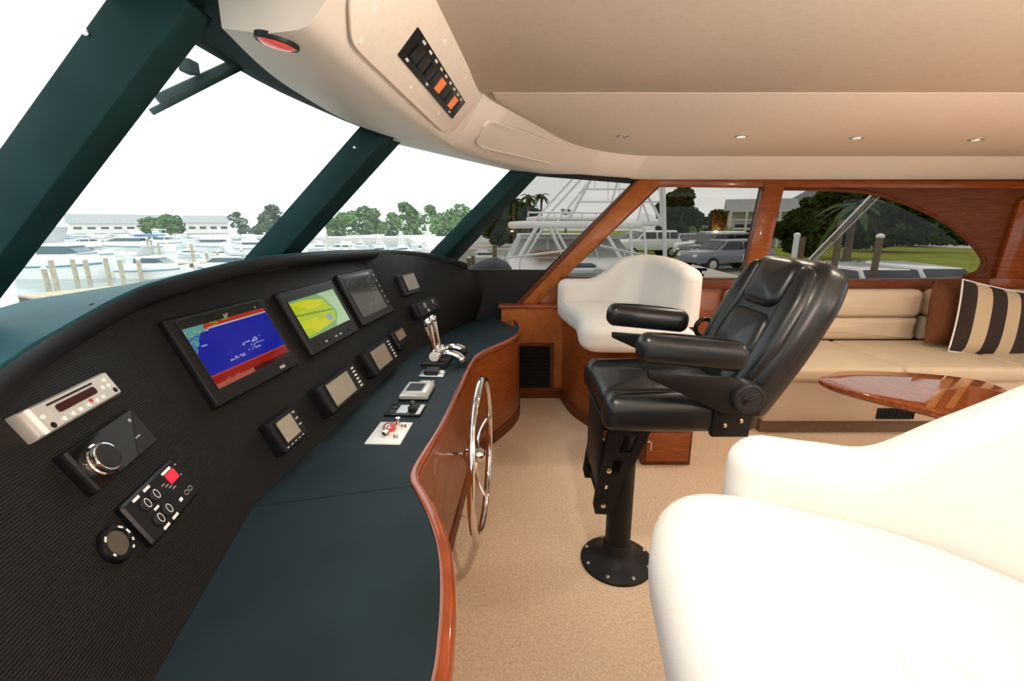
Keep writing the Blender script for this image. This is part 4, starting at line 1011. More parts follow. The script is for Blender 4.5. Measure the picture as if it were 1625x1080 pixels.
b, pt = pillow(Mm, w_, h_, .15, 'cover', None); o = b.build('cover', ms, stp, smooth=60)
inv = Mm.inverted(); off = LOC[o.name]
atr = o.data.attributes.new('stripe', 'FLOAT', 'POINT')
atr.data.foreach_set('value', [min(1, max(0, ((inv @ (v.co + off)).x / w_ + .5))) for v in o.data.vertices])
edge = [pt(i, 0, 1) for i in range(17)] + [pt(16, j, 1) for j in range(1, 17)] + [pt(i, 16, 1) for i in range(15, -1, -1)] + [pt(0, j, 1) for j in range(15, 0, -1)]
MB().tube(edge, .006, 6, closed=True).build('piping', M['white_leather'], stp)
# ================================================================== TABLE
tb = thing('cocktail_table', 'glossy inlaid wood table in front of the cream sofa', 'table', (2.25, 2.2, 0))
tz = .60
to = spline([at(u, v, z=tz) for u, v in ((1300, 601), (1308, 594), (1345, 588), (1430, 590), (1510, 596), (1572, 607), (1620, 632), (1630, 668), (1580, 682), (1500, 656), (1440, 641), (1372, 625), (1322, 611))], 5, closed=True)
tp = MB().cushion([(p.x, p.y) for p in to], tz - .032, tz, .010, .0).build('table_top', M['wood_table'], tb, smooth=60)
MB().cushion([(p.x, p.y) for p in offset2(ccw([(q.x, q.y) for q in to]), .03)], tz - .045, tz - .030, .005, 0).build('under_edge', M['wood_dark'], tb, smooth=60)
for (ua, ub) in ((1500, 1514), (1532, 1545)):
    P = [at(ua, 600, z=tz + .0012), at(ub, 601, z=tz + .0012), at(ub - 32, 648, z=tz + .0012), at(ua - 32, 646, z=tz + .0012)]
    MB().prism(P, (0, 0, .0008)).build('inlay_strip', M['wood_inlay'], tp, smooth=0)
tcx, tcy = 2.3, 2.2
MB().box((tcx, tcy, .27), (.16, .16, .50)).build('pedestal', M['wood'], tb, bevel=.015)
MB().cushion(rect(tcx - .2, tcy - .2, tcx + .2, tcy + .2, .05), 0, .05, .015).build('foot', M['wood_dark'], tb, smooth=60)
# ================================================================== WIPERS
wpr = thing('windshield_wiper', 'dark twin arm wiper parked outside the centre windshield pane', 'wiper', (-.9, 1.3, 1.7))
def wq(u, v, off=.03):
    # point just outside the centre pane
    pA, pB, pC = glass_pt(1.1, 1.8), glass_pt(2.0, 1.8), glass_pt(1.5, 1.3)
    nv = (pB - pA).cross(pC - pA).normalized(); nv = nv if nv.x < 0 else -nv
    return onp(u, v, pA + nv * off, nv)
MB().tube([wq(392, 92), wq(250, 158)], .012, 8).build('upper_arm', M['frame'], wpr)
MB().tube([wq(398, 98), wq(240, 178)], .008, 8).build('lower_arm', M['frame'], wpr)
MB().box(wq(300, 106, .04), (.03, .04, .03)).build('pivot', M['frame'], wpr, bevel=.004)
# ================================================================== OUTSIDE
ZW = -2.1
M['water'] = mat('water', (.20, .25, .23), .2, var=.25, scale=.8, bump=.35, bscale=2.5)
M['grass'] = mat('grass', (.25, .27, .028), .95, var=.22, scale=.8, bump=.4, bscale=40, spec=.1)
M['asphalt'] = mat('pavement', (.40, .37, .32), .9, var=.12, scale=3, bump=.2, bscale=80)
M['concrete'] = mat('concrete', (.55, .52, .47), .9, var=.1, scale=5)
M['boat_white'] = mat('boat_gelcoat', (.82, .82, .8), .3, var=.03, scale=3)
M['boat_cream'] = mat('boat_cream', (.78, .72, .63), .4, var=.04, scale=3)
M['boat_grey'] = mat('boat_grey', (.48, .49, .49), .4, var=.05, scale=3)
M['boat_blue'] = mat('boat_blue', (.05, .16, .27), .3, var=.08, scale=3)
M['boat_glass'] = mat('boat_glass', (.03, .07, .09), .3, var=.1, scale=3)
M['canvas_teal'] = mat('teal_canvas', (.10, .26, .30), .8, var=.1, scale=8)
M['canvas_blue'] = mat('blue_canvas', (.05, .16, .32), .8, var=.1, scale=8)
M['alu'] = mat('white_tube', (.78, .78, .76), .3, .2, var=.03)
M['pile'] = mat('weathered_timber', (.42, .36, .25), .9, var=.2, scale=6, bump=.4, bscale=30)
M['pile_dark'] = mat('dark_timber', (.16, .11, .06), .9, var=.2, scale=6, bump=.4, bscale=30)
M['teak'] = mat('teak_box', (.28, .14, .08), .6, var=.15, scale=12)
M['bark'] = mat('bark', (.13, .095, .065), .95, var=.25, scale=8)
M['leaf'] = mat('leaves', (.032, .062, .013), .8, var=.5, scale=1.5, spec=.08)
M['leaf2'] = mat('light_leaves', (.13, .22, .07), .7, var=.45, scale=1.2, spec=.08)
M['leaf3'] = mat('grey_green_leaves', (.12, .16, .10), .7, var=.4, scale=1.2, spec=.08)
M['palm'] = mat('palm_leaves', (.05, .085, .028), .7, var=.4, scale=2, spec=.08)
M['roofgrey'] = mat('shingle_roof', (.30, .31, .31), .9, var=.15, scale=4)
M['siding'] = mat('house_siding', (.62, .62, .58), .8, var=.05, scale=4)
M['winglass'] = mat('house_window', (.05, .06, .07), .15, var=.1)
M['tyre'] = mat('tyre', (.015, .015, .016), .8)
M['car_black'] = mat('black_car_paint', (.012, .014, .017), .2, coat=.6)
M['car_grey'] = mat('grey_car_paint', (.17, .20, .24), .25, coat=.6)
M['car_white'] = mat('white_car_paint', (.78, .78, .77), .25, coat=.5)
M['car_silver'] = mat('silver_car_paint', (.45, .46, .47), .25, coat=.5)
M['carglass'] = mat('car_glass', (.012, .016, .018), .08)
M['cover_grey'] = mat('cover_canvas', (.09, .09, .10), .7, var=.1, scale=6)
M['rock'] = mat('hedge_brush', (.12, .12, .05), .95, var=.4, scale=2)
struct(MB().box((-200, 300, ZW - .05), (1000, 900, .1)).build('water', M['water']))
# land that rises from the seawall to the lawn
def landz(y): 
    return -1.45 if y < 15.5 else (-1.45 + .5 * min(1, (y - 15.5) / 9))
rows = [12.6, 14, 15.5, 17, 19, 22, 25, 30, 45, 80, 160]
xs = [2.2, 6, 10, 20, 40, 80, 200]
vs = []; fs_ = []
for y in rows:
    for x in xs:
        xx = x if x > 2.2 else 2.2 + .0 * y
        vs.append((xx + (y - 12.6) * (-.0 if x > 3 else .0), y, landz(y)))
nxs = len(xs)
fs_ = [(j * nxs + i, j * nxs + i + 1, (j + 1) * nxs + i + 1, (j + 1) * nxs + i) for j in range(len(rows) - 1) for i in range(nxs - 1)]
base_n = len(vs)
lb = MB(); lb.add(vs, fs_)
lb.prism([V((2.2, 12.6, ZW - .5)), V((200, 12.6, ZW - .5)), V((200, 12.6, -1.45)), V((2.2, 12.6, -1.45))], (0, .4, 0))
lb.prism([V((2.2, 12.6, ZW - .5)), V((2.2, 160, ZW - .5)), V((2.2, 160, -.95)), V((2.2, 25, -.95)), V((2.2, 15.5, -1.45)), V((2.2, 12.6, -1.45))], (.3, 0, 0))
tag(lb.build('lawn', M['grass'], smooth=60), kind='structure')
# paved strip for the cars
pv = []
for y in (13.0, 15.5, 17, 19, 22, 25, 31):
    pv.append([V((2.6, y, landz(y) + .02)), V((13.5 + (y - 13) * .62, y, landz(y) + .02))])
struct(MB().loft(pv, closed=False).build('pavement', M['asphalt']))
# far shore under the trees and houses seen through the windshield
struct(MB().prism([V((-160, 96, ZW - .3)), V((-20, 92, ZW - .3)), V((-9, 50, ZW - .3)), V((2.2, 50, ZW - .3)), V((2.2, 240, ZW - .3)), V((-320, 240, ZW - .3)), V((-320, 110, ZW - .3))], (0, 0, 1.2)).build('shore', M['concrete']))
# ---------------------------------------------------------------- trees
def leaf_cloud(b, c, r, n_, size, rnd):
    for _ in range(n_):
        while True:
            d = V((rnd.uniform(-1, 1), rnd.uniform(-1, 1), rnd.uniform(-1, 1)))
            if .25 < d.length < 1: break
        d = d.normalized() * (d.length ** .5)
        p = V(c) + V((d.x * r[0], d.y * r[1], d.z * r[2]))
        a = V((rnd.uniform(-1, 1), rnd.uniform(-1, 1), rnd.uniform(-.6, .6))).normalized(); t_ = a.cross(V((rnd.uniform(-1, 1), rnd.uniform(-1, 1), rnd.uniform(-1, 1)))).normalized()
        s = size * rnd.uniform(.6, 1.4)
        b.add([p - a * s, p + t_ * s * .7, p + a * s, p - t_ * s * .7], [(0, 1, 2, 3)])
def tree(base, h, wd, label, m='leaf', blobs=6, n_=240, trunk=.35, group='trees along the shore', seed=0, name='tree', size=None):
    rnd = random.Random(seed * 13 + 5)
    base = V(base); t = thing(name, label, 'tree', base, group)
    b = MB(); b.tube([base, base + V((rnd.uniform(-.03, .03) * h, 0, h * .4)), base + V((rnd.uniform(-.05, .05) * h, 0, h * .75))], [wd * .05, wd * .04, wd * .02], 7); b.build('trunk', M['bark'], t)
    b = MB()
    for k in range(blobs):
        f = (k + .5) / blobs
        c = base + V((rnd.uniform(-.32, .32) * wd, rnd.uniform(-.3, .3) * wd, h * (trunk + (1 - trunk) * (.12 + .76 * f))))
        rr_ = wd * (.36 - .16 * abs(f - .4)) * rnd.uniform(.8, 1.15)
        leaf_cloud(b, c, (rr_, rr_, rr_ * .7), n_, size or wd * .07, rnd)
    b.build('crown', M[m], t, smooth=0)
    return t
def palm(base, h, label, fr=2.2, seed=0, group='palm trees', n_=16, m='palm', lean=0):
    rnd = random.Random(seed + 99); base = V(base); t = thing('palm_tree', label, 'palm', base, group)
    top = base + V((lean, 0, h))
    MB().tube(spline([base, base + V((lean * .3, 0, h * .5)), top], 4), [.2 - .08 * i / 8 for i in range(9)], 8).build('trunk', M['bark'], t)
    b = MB()
    for k in range(n_):
        a = 2 * pi * k / n_ + rnd.uniform(-.2, .2); el = rnd.uniform(-.5, .9); d = V((cos(a), sin(a), 0)); L = fr * rnd.uniform(.8, 1.1)
        pts = [top + d * L * s * cos(el * .6) + Z0 * (L * (s * sin(el) - s * s * .75)) for s in (0, .2, .4, .6, .8, 1)]
        sd = d.cross(Z0).normalized()
        for i in range(5):
            w0 = fr * .16 * (1 - abs(i / 5 - .35)); w1 = fr * .16 * (1 - abs((i + 1) / 5 - .35)) if i < 4 else 0.01
            for s_ in (-1, 1):
                b.add([pts[i], pts[i + 1], pts[i + 1] + sd * s_ * w1 - Z0 * w1 * .6, pts[i] + sd * s_ * w0 - Z0 * w0 * .6], [(0, 1, 2, 3)])
    b.build('fronds', M[m], t, smooth=0)
    return t
def px_tree(u, vtop, vbase, wpx, s, label, **k):
    base = at(u, vbase, s=s); top = at(u, vtop, s=s)
    base.z = min(base.z, -1.0 if base.x > 2.2 else -1.22); h = top.z - base.z; return tree(base, h, wpx * s / F, label, **k)
G = 'trees on the far shore'
k = 0
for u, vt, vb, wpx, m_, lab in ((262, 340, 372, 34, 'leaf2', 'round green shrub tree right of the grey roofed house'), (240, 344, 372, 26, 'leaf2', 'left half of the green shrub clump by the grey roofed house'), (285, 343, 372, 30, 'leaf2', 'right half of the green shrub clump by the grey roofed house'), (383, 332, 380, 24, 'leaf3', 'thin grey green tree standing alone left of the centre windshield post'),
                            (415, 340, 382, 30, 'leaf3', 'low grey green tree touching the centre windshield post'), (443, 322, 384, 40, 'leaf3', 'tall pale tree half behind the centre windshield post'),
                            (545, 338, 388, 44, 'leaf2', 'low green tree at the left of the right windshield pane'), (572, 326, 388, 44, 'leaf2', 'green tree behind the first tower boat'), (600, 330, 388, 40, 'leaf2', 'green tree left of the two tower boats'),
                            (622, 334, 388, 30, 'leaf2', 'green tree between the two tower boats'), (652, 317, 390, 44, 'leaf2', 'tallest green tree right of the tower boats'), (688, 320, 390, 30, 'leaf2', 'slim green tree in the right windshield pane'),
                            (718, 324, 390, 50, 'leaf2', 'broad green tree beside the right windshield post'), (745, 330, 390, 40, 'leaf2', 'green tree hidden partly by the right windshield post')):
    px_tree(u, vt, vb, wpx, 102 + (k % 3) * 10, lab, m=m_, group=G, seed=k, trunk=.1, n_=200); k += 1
for u, vt, vb, wpx, s, m_, lab in ((815, 322, 395, 66, 64, 'leaf', 'dark tree clump behind the neighbouring boat at the forward window'), (785, 345, 395, 38, 53, 'leaf', 'low dark tree beside the right windshield post'), (845, 335, 395, 38, 72, 'leaf', 'dark bushy tree under the palms'),
                               (1078, 296, 372, 62, 48, 'leaf', 'tall dark pine tree in the middle side window'), (1056, 318, 374, 36, 56, 'leaf', 'dark tree left of the tall pine'), (1105, 335, 372, 46, 60, 'leaf', 'low dark tree right of the tall pine'), (1135, 336, 372, 46, 70, 'leaf', 'treetop line left of the white house'), (1165, 330, 372, 40, 80, 'leaf', 'distant tree above the white house'),
                               (1262, 330, 400, 66, 26, 'leaf', 'leafy bush tree beside the window post in the arched window'), (1330, 292, 392, 105, 32, 'leaf', 'large dark oak tree behind the steel strut'), (1392, 300, 388, 105, 41, 'leaf', 'dark oak tree right of the steel strut'), (1445, 325, 388, 80, 50, 'leaf', 'dark tree at the right of the arched window'), (1492, 345, 388, 70, 58, 'leaf', 'low dark tree at the right tip of the arched window'), (1300, 300, 388, 56, 52, 'leaf', 'tree in front of the pale gabled house')):
    px_tree(u, vt, vb, wpx, s, lab, m=m_, group='dark trees behind the lawn', seed=k, trunk=.15 if u < 1200 else .2, n_=330, blobs=8); k += 1
for u, vt, vb, s, lab in ((838, 312, 395, 52, 'left palm of the pair above the dark trees'), (858, 310, 395, 57, 'right palm of the pair above the dark trees'), (815, 318, 395, 54, 'short palm left of the palm pair'), (897, 334, 395, 70, 'small far palm behind the boat tower'), (1345, 325, 398, 22, 'palm tree standing behind the steel strut')):
    base = at(u, vb, s=s); top = at(u, vt, s=s); base.z = min(base.z, landz(base.y) - .05 if base.x > 2.2 else -1.22); palm(base, top.z - base.z, lab, fr=1.25 if s > 40 else 1.6, seed=k); k += 1
# hedges
def hedge(u0, u1, vt, vb, s, label, m='rock', n_=500):
    a, c, tpz = at(u0, vb, s=s), at(u1, vb, s=s), at(u0, vt, s=s); rnd = random.Random(int(u0)); b = MB(); h = (tpz - a).length
    for _ in range(n_):
        t = rnd.random(); p = a.lerp(c, t) + V((0, rnd.uniform(-.5, .5), h * rnd.random() * (.75 + .25 * sin(t * 23))))
        d = V((rnd.uniform(-1, 1), rnd.uniform(-1, 1), rnd.uniform(-1, 1))).normalized(); e = d.orthogonal().normalized(); q = s * .0045
        b.add([p - d * q, p + e * q, p + d * q, p - e * q], [(0, 1, 2, 3)])
    return tag(b.build('hedge', M[m], smooth=0), label, 'hedge')
hedge(790, 835, 362, 384, 55, 'brown brush bank below the dark trees by the forward window', n_=400)
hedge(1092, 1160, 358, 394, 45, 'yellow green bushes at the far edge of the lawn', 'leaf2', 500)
hedge(1310, 1365, 415, 430, 19.6, 'dark low shrubs beside the white cars', 'leaf', 300)
hedge(1375, 1540, 372, 388, 39, 'dark undergrowth along the lane behind the lawn', 'leaf', 900)
# lane behind the lawn
lz = landz(60) + .03
P = [at(1370, 383, z=lz), at(1625, 392, z=lz), at(1625, 398, z=lz), at(1370, 387, z=lz)]
struct(MB().add(P, [(0, 1, 2, 3)]).build('lane', M['concrete']))
# ---------------------------------------------------------------- houses
def house(c, w_, d_, h_, rh, rz, label, deck=True, name='house', roof='roofgrey'):
    t = thing(name, label, 'house', c, rz=rz)
    MB().box((0, 0, h_ / 2), (w_, d_, h_)).build('walls', M['siding'], t, local=True)
    o = .5
    b = MB(); b.loft([[V((-w_ / 2 - o, -d_ / 2 - o, h_)), V((-w_ / 2 - o, d_ / 2 + o, h_)), V((-w_ / 2 - o, 0, h_ + rh))], [V((w_ / 2 + o, -d_ / 2 - o, h_)), V((w_ / 2 + o, d_ / 2 + o, h_)), V((w_ / 2 + o, 0, h_ + rh))]]).build('roof', M[roof], t, local=True, smooth=0)
    nw = max(2, int(w_ / 2.2))
    for fl in ((.3, .8) if h_ > 4 else (.55,)):
        for i in range(nw):
            x = -w_ / 2 + w_ * (i + .5) / nw
            f = MB().box((x, -d_ / 2 - .03, h_ * (fl - .02)), (w_ / nw * .6, .06, h_ * .22)).build('window', M['winglass'], t, local=True, smooth=0)
    if deck:
        for z in (h_ * .5, h_ * .98): MB().box((0, -d_ / 2 - 1.1, z), (w_, 2.2, .2)).build('balcony_floor', M['siding'], t, local=True, smooth=0)
        for i in range(5):
            MB().box((-w_ / 2 + w_ * i / 4, -d_ / 2 - 2.1, h_ / 2), (.22, .22, h_)).build('balcony_post', M['siding'], t, local=True, smooth=0)
        MB().box((0, -d_ / 2 - 2.15, h_ * .5 + .9), (w_, .08, .12)).build('railing', M['siding'], t, local=True, smooth=0)
        MB().box((0, -d_ / 2 - 2.15, h_ * .5 + .5), (w_, .05, .06)).build('railing', M['siding'], t, local=True, smooth=0)
    return t
p = at(1200, 372, s=52); house((p.x, p.y, -.95), 6.0, 5.5, 3.7, 1.3, radians(-22), 'two storey white house with balcony in the middle side window')
p = at(1266, 375, s=60); house((p.x + 1, p.y, -.95), 6.5, 6, 4.6, 2.2, radians(65), 'pale gabled house behind the bushes in the arched window', deck=False)
p = at(1502, 376, s=74); house((p.x, p.y, -.95), 5, 5, 2.6, 1.2, 0, 'small pale house far right through the arched window', deck=False)
p = at(165, 366, s=122); house((p.x, p.y, -1.0), 13, 8, 2.4, 2.4, radians(45), 'low house with grey roof behind the boats at left', deck=False)
p = at(330, 366, s=120); house((p.x, p.y, -1.0), 9, 8, 2.6, 1.8, radians(35), 'pale house with grey roof beyond the marina centre', deck=False)
p = at(228, 358, s=135); house((p.x, p.y, -.5), 14, 8, 2.2, 2.2, radians(40), 'far house with pale roof behind the green shrubs', deck=False)
# fence posts / utility boxes by the lawn
p = at(1085, 374, s=42)
tag(MB().box((p.x - .5, p.y, -.2), (1.3, .08, 1.6)).build('fence_panel', M['pile_dark'], bevel=.02), 'dark timber screen panel on the lawn below the pine', 'fence')
tag(MB().box((p.x + 1.1, p.y, -.3), (.8, .5, 1.5)).build('utility_box', M['boat_grey'], bevel=.04), 'grey utility box beside the dark timber screen', 'box')
# ---------------------------------------------------------------- cars
def car(c, rz, label, paint, L=4.7, W=1.85, H=1.75, group='parked cars', suv=True):
    t = thing('car', label, 'car', c, group, rz=rz)
    prof = [(-.5, .28), (-.5, .52), (-.47, .62), (-.26, .66), (-.22, .67), (.46, .68), (.5, .55), (.5, .28)]
    rg = []
    for y, k in ((-.5, .97), (-.46, 1), (.46, 1), (.5, .97)): rg.append([V((x * L * k, y * W, z * H * (1 if k == 1 else .98))) for x, z in prof])
    MB().loft(rg).build('body', paint, t, local=True, bevel=.05)
    back = .46 if suv else .34
    g0 = [(-.26, .655), (-.12, .97), (back - .06, 1.0), (back, .67)]
    rg = [[V((x * L * k, y * W, z * H)) for x, z in g0] for y, k in ((-.47, 1), (.47, 1))]
    gg = [[V((x * L, y * (W * (1 if z < .8 else .82)), z * H)) for x, z in g0] for y in (-.46, .46)]
    cab = MB().loft(gg).build('cabin', paint, t, local=True, bevel=.04)
    for s_ in (-1, 1):
        for xa, xb in ((-.17, .06), (.09, .27), (.29, back - .05)):
            if xb - xa < .05: continue
            P = [V((xa * L - (0 if xa > -.1 else .03 * L), s_ * W * .468, .70 * H)), V((xb * L, s_ * W * .468, .70 * H)), V((xb * L, s_ * W * .405, .93 * H)), V((xa * L + (.06 * L if xa < -.1 else 0), s_ * W * .405, .93 * H))]
            MB().prism(P, (0, s_ * .02, 0)).build('side_window', M['carglass'], t, local=True, smooth=0)
        for x in (-.31, .31):
            wl = MB().lathe([(.36, -.11), (.36, .11), (.22, .12)], Mx(V((x * L, s_ * W * .46, .36)), V((1, 0, 0)), V((0, 0, 1)), V((0, -s_, 0))), 18).build('wheel', M['tyre'], t, local=True)
            MB().lathe([(.22, .118), (.12, .13), (.01, .13)], Mx(V((x * L, s_ * W * .46, .36)), V((1, 0, 0)), V((0, 0, 1)), V((0, -s_ * -1, 0))) @ Matrix.Translation((0, 0, 0)), 12).build('hubcap', M['steel'], wl, local=True)
    P = [V((-.245 * L, -.42 * W, .69 * H)), V((-.245 * L, .42 * W, .69 * H)), V((-.135 * L, .36 * W, .945 * H)), V((-.135 * L, -.36 * W, .945 * H))]
    MB().prism(P, (-.03, 0, .02)).build('windshield', M['carglass'], t, local=True, smooth=0)
    P = [V(((back - .005) * L, -.42 * W, .70 * H)), V(((back - .005) * L, .42 * W, .70 * H)), V(((back - .055) * L, .36 * W, .95 * H)), V(((back - .055) * L, -.36 * W, .95 * H))]
    MB().prism(P, (.03, 0, .02)).build('rear_window', M['carglass'], t, local=True, smooth=0)
    for s_ in (-1, 1):
        MB().box((-.495 * L, s_ * .36 * W, .50 * H), (.06, .3, .12)).build('headlamp', M['white_plate'], t, local=True, bevel=.02)
        MB().box((.498 * L, s_ * .38 * W, .52 * H), (.05, .2, .25)).build('tail_lamp', M['red_knob'], t, local=True, bevel=.02)
    return t
def pcar(u, v, s, rz, label, paint, **k):
    p = at(u, v, s=s); return car((p.x, p.y, landz(p.y)+.02), radians(rz), label, M[paint], **k)
pcar(1150, 418, 24.5, 15, 'near grey car in front of the black SUV beside the window post', 'car_grey', H=1.6)
pcar(1140, 410, 27.5, 15, 'black SUV parked behind the grey car', 'car_black', H=1.85)
pcar(1128, 404, 31, 15, 'white SUV parked behind the black SUV', 'car_white', H=1.9)
pcar(1104, 402, 36.5, 20, 'dark car left of the white SUV', 'car_black', H=1.6)
pcar(1076, 398, 39, 25, 'silver car in the row left of the SUVs', 'car_silver', H=1.6)
pcar(1026, 396, 34, 10, 'white truck with dark wheels under the boat canopy', 'car_white', H=1.9)
pcar(1005, 394, 42, 10, 'dark parked car farthest left behind the boat tower', 'car_grey', H=1.6)
pcar(1376, 470, 15.2, 88, 'white car under the arched window, left of two', 'car_white', W=2.0, H=1.55)
pcar(1460, 473, 15.6, 88, 'white van like car under the arched window, right of two', 'car_white', W=1.75, H=1.55)
# ---------------------------------------------------------------- posts by the seawall
def post(u0, v0, u1, v1, s, r, label, m, cap=None, group='posts along the seawall', name='mooring_post'):
    a = at(u1, v1, s=s); top = at(u0, v0, s=s); a = V((top.x, top.y, min(a.z, landz(a.y)) - .1))
    t = thing(name, label, 'post', a, group)
    MB().tube([a, V((a.x, a.y, top.z))], r, 10).build('shaft', M[m], t)
    if cap: MB().lathe([(r * 1.15, -.03), (r * 1.15, .03), (r * .6, .07), (.01, .08)], Matrix.Translation((a.x, a.y, top.z)), 12).build('cap', M[cap], t)
post(1265, 373, 1262, 402, 14.5, .085, 'white power pedestal post beside the steel strut', 'alu', 'boat_white', name='power_pedestal')
post(1275, 376, 1272, 402, 14.8, .08, 'dark post just right of the white power pedestal', 'pile_dark')
post(1336, 348, 1327, 425, 14.2, .095, 'brown timber post right of the steel strut', 'pile_dark')
post(1397, 375, 1391, 430, 12.7, .09, 'brown timber post with white cap above the white cars', 'pile_dark', 'boat_white')
post(1183, 404, 1178, 440, 14, .06, 'slim white post beside the window post and grey car', 'alu')
# ---------------------------------------------------------------- own side deck and strut
sdk = thing('side_deck', 'pale side deck just outside the middle window', 'deck', (2, 4.3, .88))
MB().box((2.3, 4.30, .88), (5.6, .64, .05)).build('deck_slab', M['boat_cream'], sdk, bevel=.01)
P = [at(u, v, y=y) for u, v, y in ((1097, 418, 4.62), (1188, 441, 4.5), (1188, 462, 4.1), (1097, 462, 4.1))]
MB().prism(P, (0, 0, -.05)).build('raised_deck', M['boat_cream'], sdk, bevel=.01)
cl = thing('deck_cleat', 'small dark cleat on the pale side deck outside the window', 'cleat', at(1110, 436, y=4.35))
p = at(1110, 436, y=4.35); MB().box(p, (.07, .05, .02)).build('foot', M['plastic2'], cl, bevel=.005); MB().tube([p + V((-.06, 0, .05)), p + V((.06, 0, .05))], .014, 8).build('horn', M['plastic2'], cl); MB().tube([p, p + V((0, 0, .05))], .02, 8).build('stem', M['plastic2'], cl)
stt = thing('steel_strut', 'diagonal pale steel strut outside the arched window', 'strut', at(1288, 412, y=4.45))
sa, sb = at(1280, 418, y=4.45), at(1386, 305, y=4.3); sa = sa + (sa - sb) * ((sa.z - .9) / (sb.z - sa.z)); sb = V((sb.x, 3.99, sb.z)).lerp(sb, .9)
MB().tube([sa, sb], .022, 12).build('bar', M['steel'], stt)
MB().tube([at(1290, 418, y=4.5), at(1400, 308, y=4.36)], .008, 8).build('thin_bar', M['steel'], stt)
# ---------------------------------------------------------------- neighbouring sport boat with tower
YB_ = 10.5
nb = thing('sport_fishing_boat', 'large white sport fishing boat with tower moored alongside the forward window', 'boat', (4, 10.5, ZW))
def q(u, v, y=YB_): return at(u, v, y=y)
BX = 1.32
hully = [(7.2, .03, .70), (7.7, .55, .64), (8.5, 1.25, .56), (9.6, 1.85, .46), (11.5, 2.25, .32), (14, 2.35, .12), (19, 2.25, -.1)]
rg = []
for y, hb_, zt in hully:
    rg.append([V((BX, y + .5, ZW - .6)), V((BX - hb_ * .7, y + .35, ZW)), V((BX - hb_ * .9, y + .1, zt - .9)), V((BX - hb_, y, zt)), V((BX - hb_ * .9, y, zt + .05)), V((BX, y, zt + .10)), V((BX + hb_ * .9, y, zt + .05)), V((BX + hb_, y, zt)), V((BX + hb_ * .9, y + .1, zt - .9)), V((BX + hb_ * .7, y + .35, ZW))])
MB().loft(rg).build('hull', M['boat_white'], nb, smooth=40)
for s_ in (-1, 1):
    MB().tube([V((BX + s_ * hb_, y, zt + .02)) for y, hb_, zt in hully], .05, 8).build('rub_rail', M['boat_grey'], nb)
def blk(rows, name, m, **k):
    """loft of rectangular rings: (front y, back y, half width, z)"""
    return MB().loft([[V((BX - hw, y0, z)), V((BX + hw, y0, z)), V((BX + hw * 1.05, y1, z)), V((BX - hw * 1.05, y1, z))] for y0, y1, hw, z in rows]).build(name, M[m], nb, **k)
blk([(9.3, 13.5, 1.45, .40), (9.7, 13.5, 1.35, .68), (9.95, 13.5, 1.25, .74)], 'trunk_cabin', 'boat_white', bevel=.04)
blk([(10.3, 13.5, 1.35, .70), (10.9, 13.5, 1.12, 1.12)], 'windshield_mask', 'boat_grey', bevel=.03)
blk([(10.85, 13.4, 1.15, 1.10), (10.9, 13.4, 1.13, 1.18)], 'cabin_top', 'boat_white', bevel=.02)
p = q(868, 401, 9.75); MB().box(p, (.50, .3, .14)).build('deck_box', M['teak'], nb, bevel=.02)
p = q(858, 404, 9.6); MB().box(p, (.36, .2, .08)).build('deck_box', M['teak'], nb, bevel=.02)
for s_ in (-1, 1):
    rp = [V((BX + s_ * hb_ * .93, y, zt + .42 - .05 * i)) for i, (y, hb_, zt) in enumerate(hully[:5])]
    MB().tube(rp, .018, 7).build('bow_rail', M['alu'], nb)
    for (y, hb_, zt), p_ in zip(hully[1:5], rp[1:]): MB().tube([V((BX + s_ * hb_ * .95, y, zt + .03)), p_], .014, 6).build('rail_stanchion', M['alu'], nb)
for x_ in (-.55, .55): MB().tube([V((BX + x_, 10.28, .74)), V((BX + x_ * .9, 10.88, 1.12))], .025, 6).build('mask_seam', M['boat_white'], nb)
MB().box((BX, 9.0, .67), (.5, .5, .05)).build('deck_hatch', M['boat_glass'], nb, bevel=.01)
# hardtop
h0, h1 = q(806, 357, 9.9), q(1062, 360, 9.9)
def slab_r(x0, x1, z, w_, th, name, m): return MB().cushion(rect(x0, 11.2 - w_, x1, 11.2 + w_, .2), z - th, z, th * .45, .05).build(name, M[m], nb, smooth=60)
slab_r(h0.x, 2.75, h0.z + .07, 1.3, .14, 'hardtop', 'boat_white')
slab_r(q(1000, 350).x, h1.x, h0.z + .1, 1.25, .12, 'aft_canopy', 'boat_white')
slab_r(q(838, 344).x, q(960, 344).x, q(838, 344).z, .9, .07, 'upper_platform', 'boat_white')
MB().loft([[q(u, v, 11.2 + d) for d in (-.9, .9) for u, v in ((1005, 352), (1050, 352))][:4], [q(1012, 335, 10.9), q(1022, 335, 10.9), q(1022, 335, 11.4), q(1012, 335, 11.4)]][:1] + [[q(1014, 338, 10.6), q(1030, 338, 10.6), q(1014, 338, 11.8), q(1030, 338, 11.8)]]).build('canopy_crown', M['boat_white'], nb, smooth=60)
def tb_(a, c, r=.03, m='alu', name='tower_tube'): MB().tube([a, c], r, 8).build(name, M[m], nb)
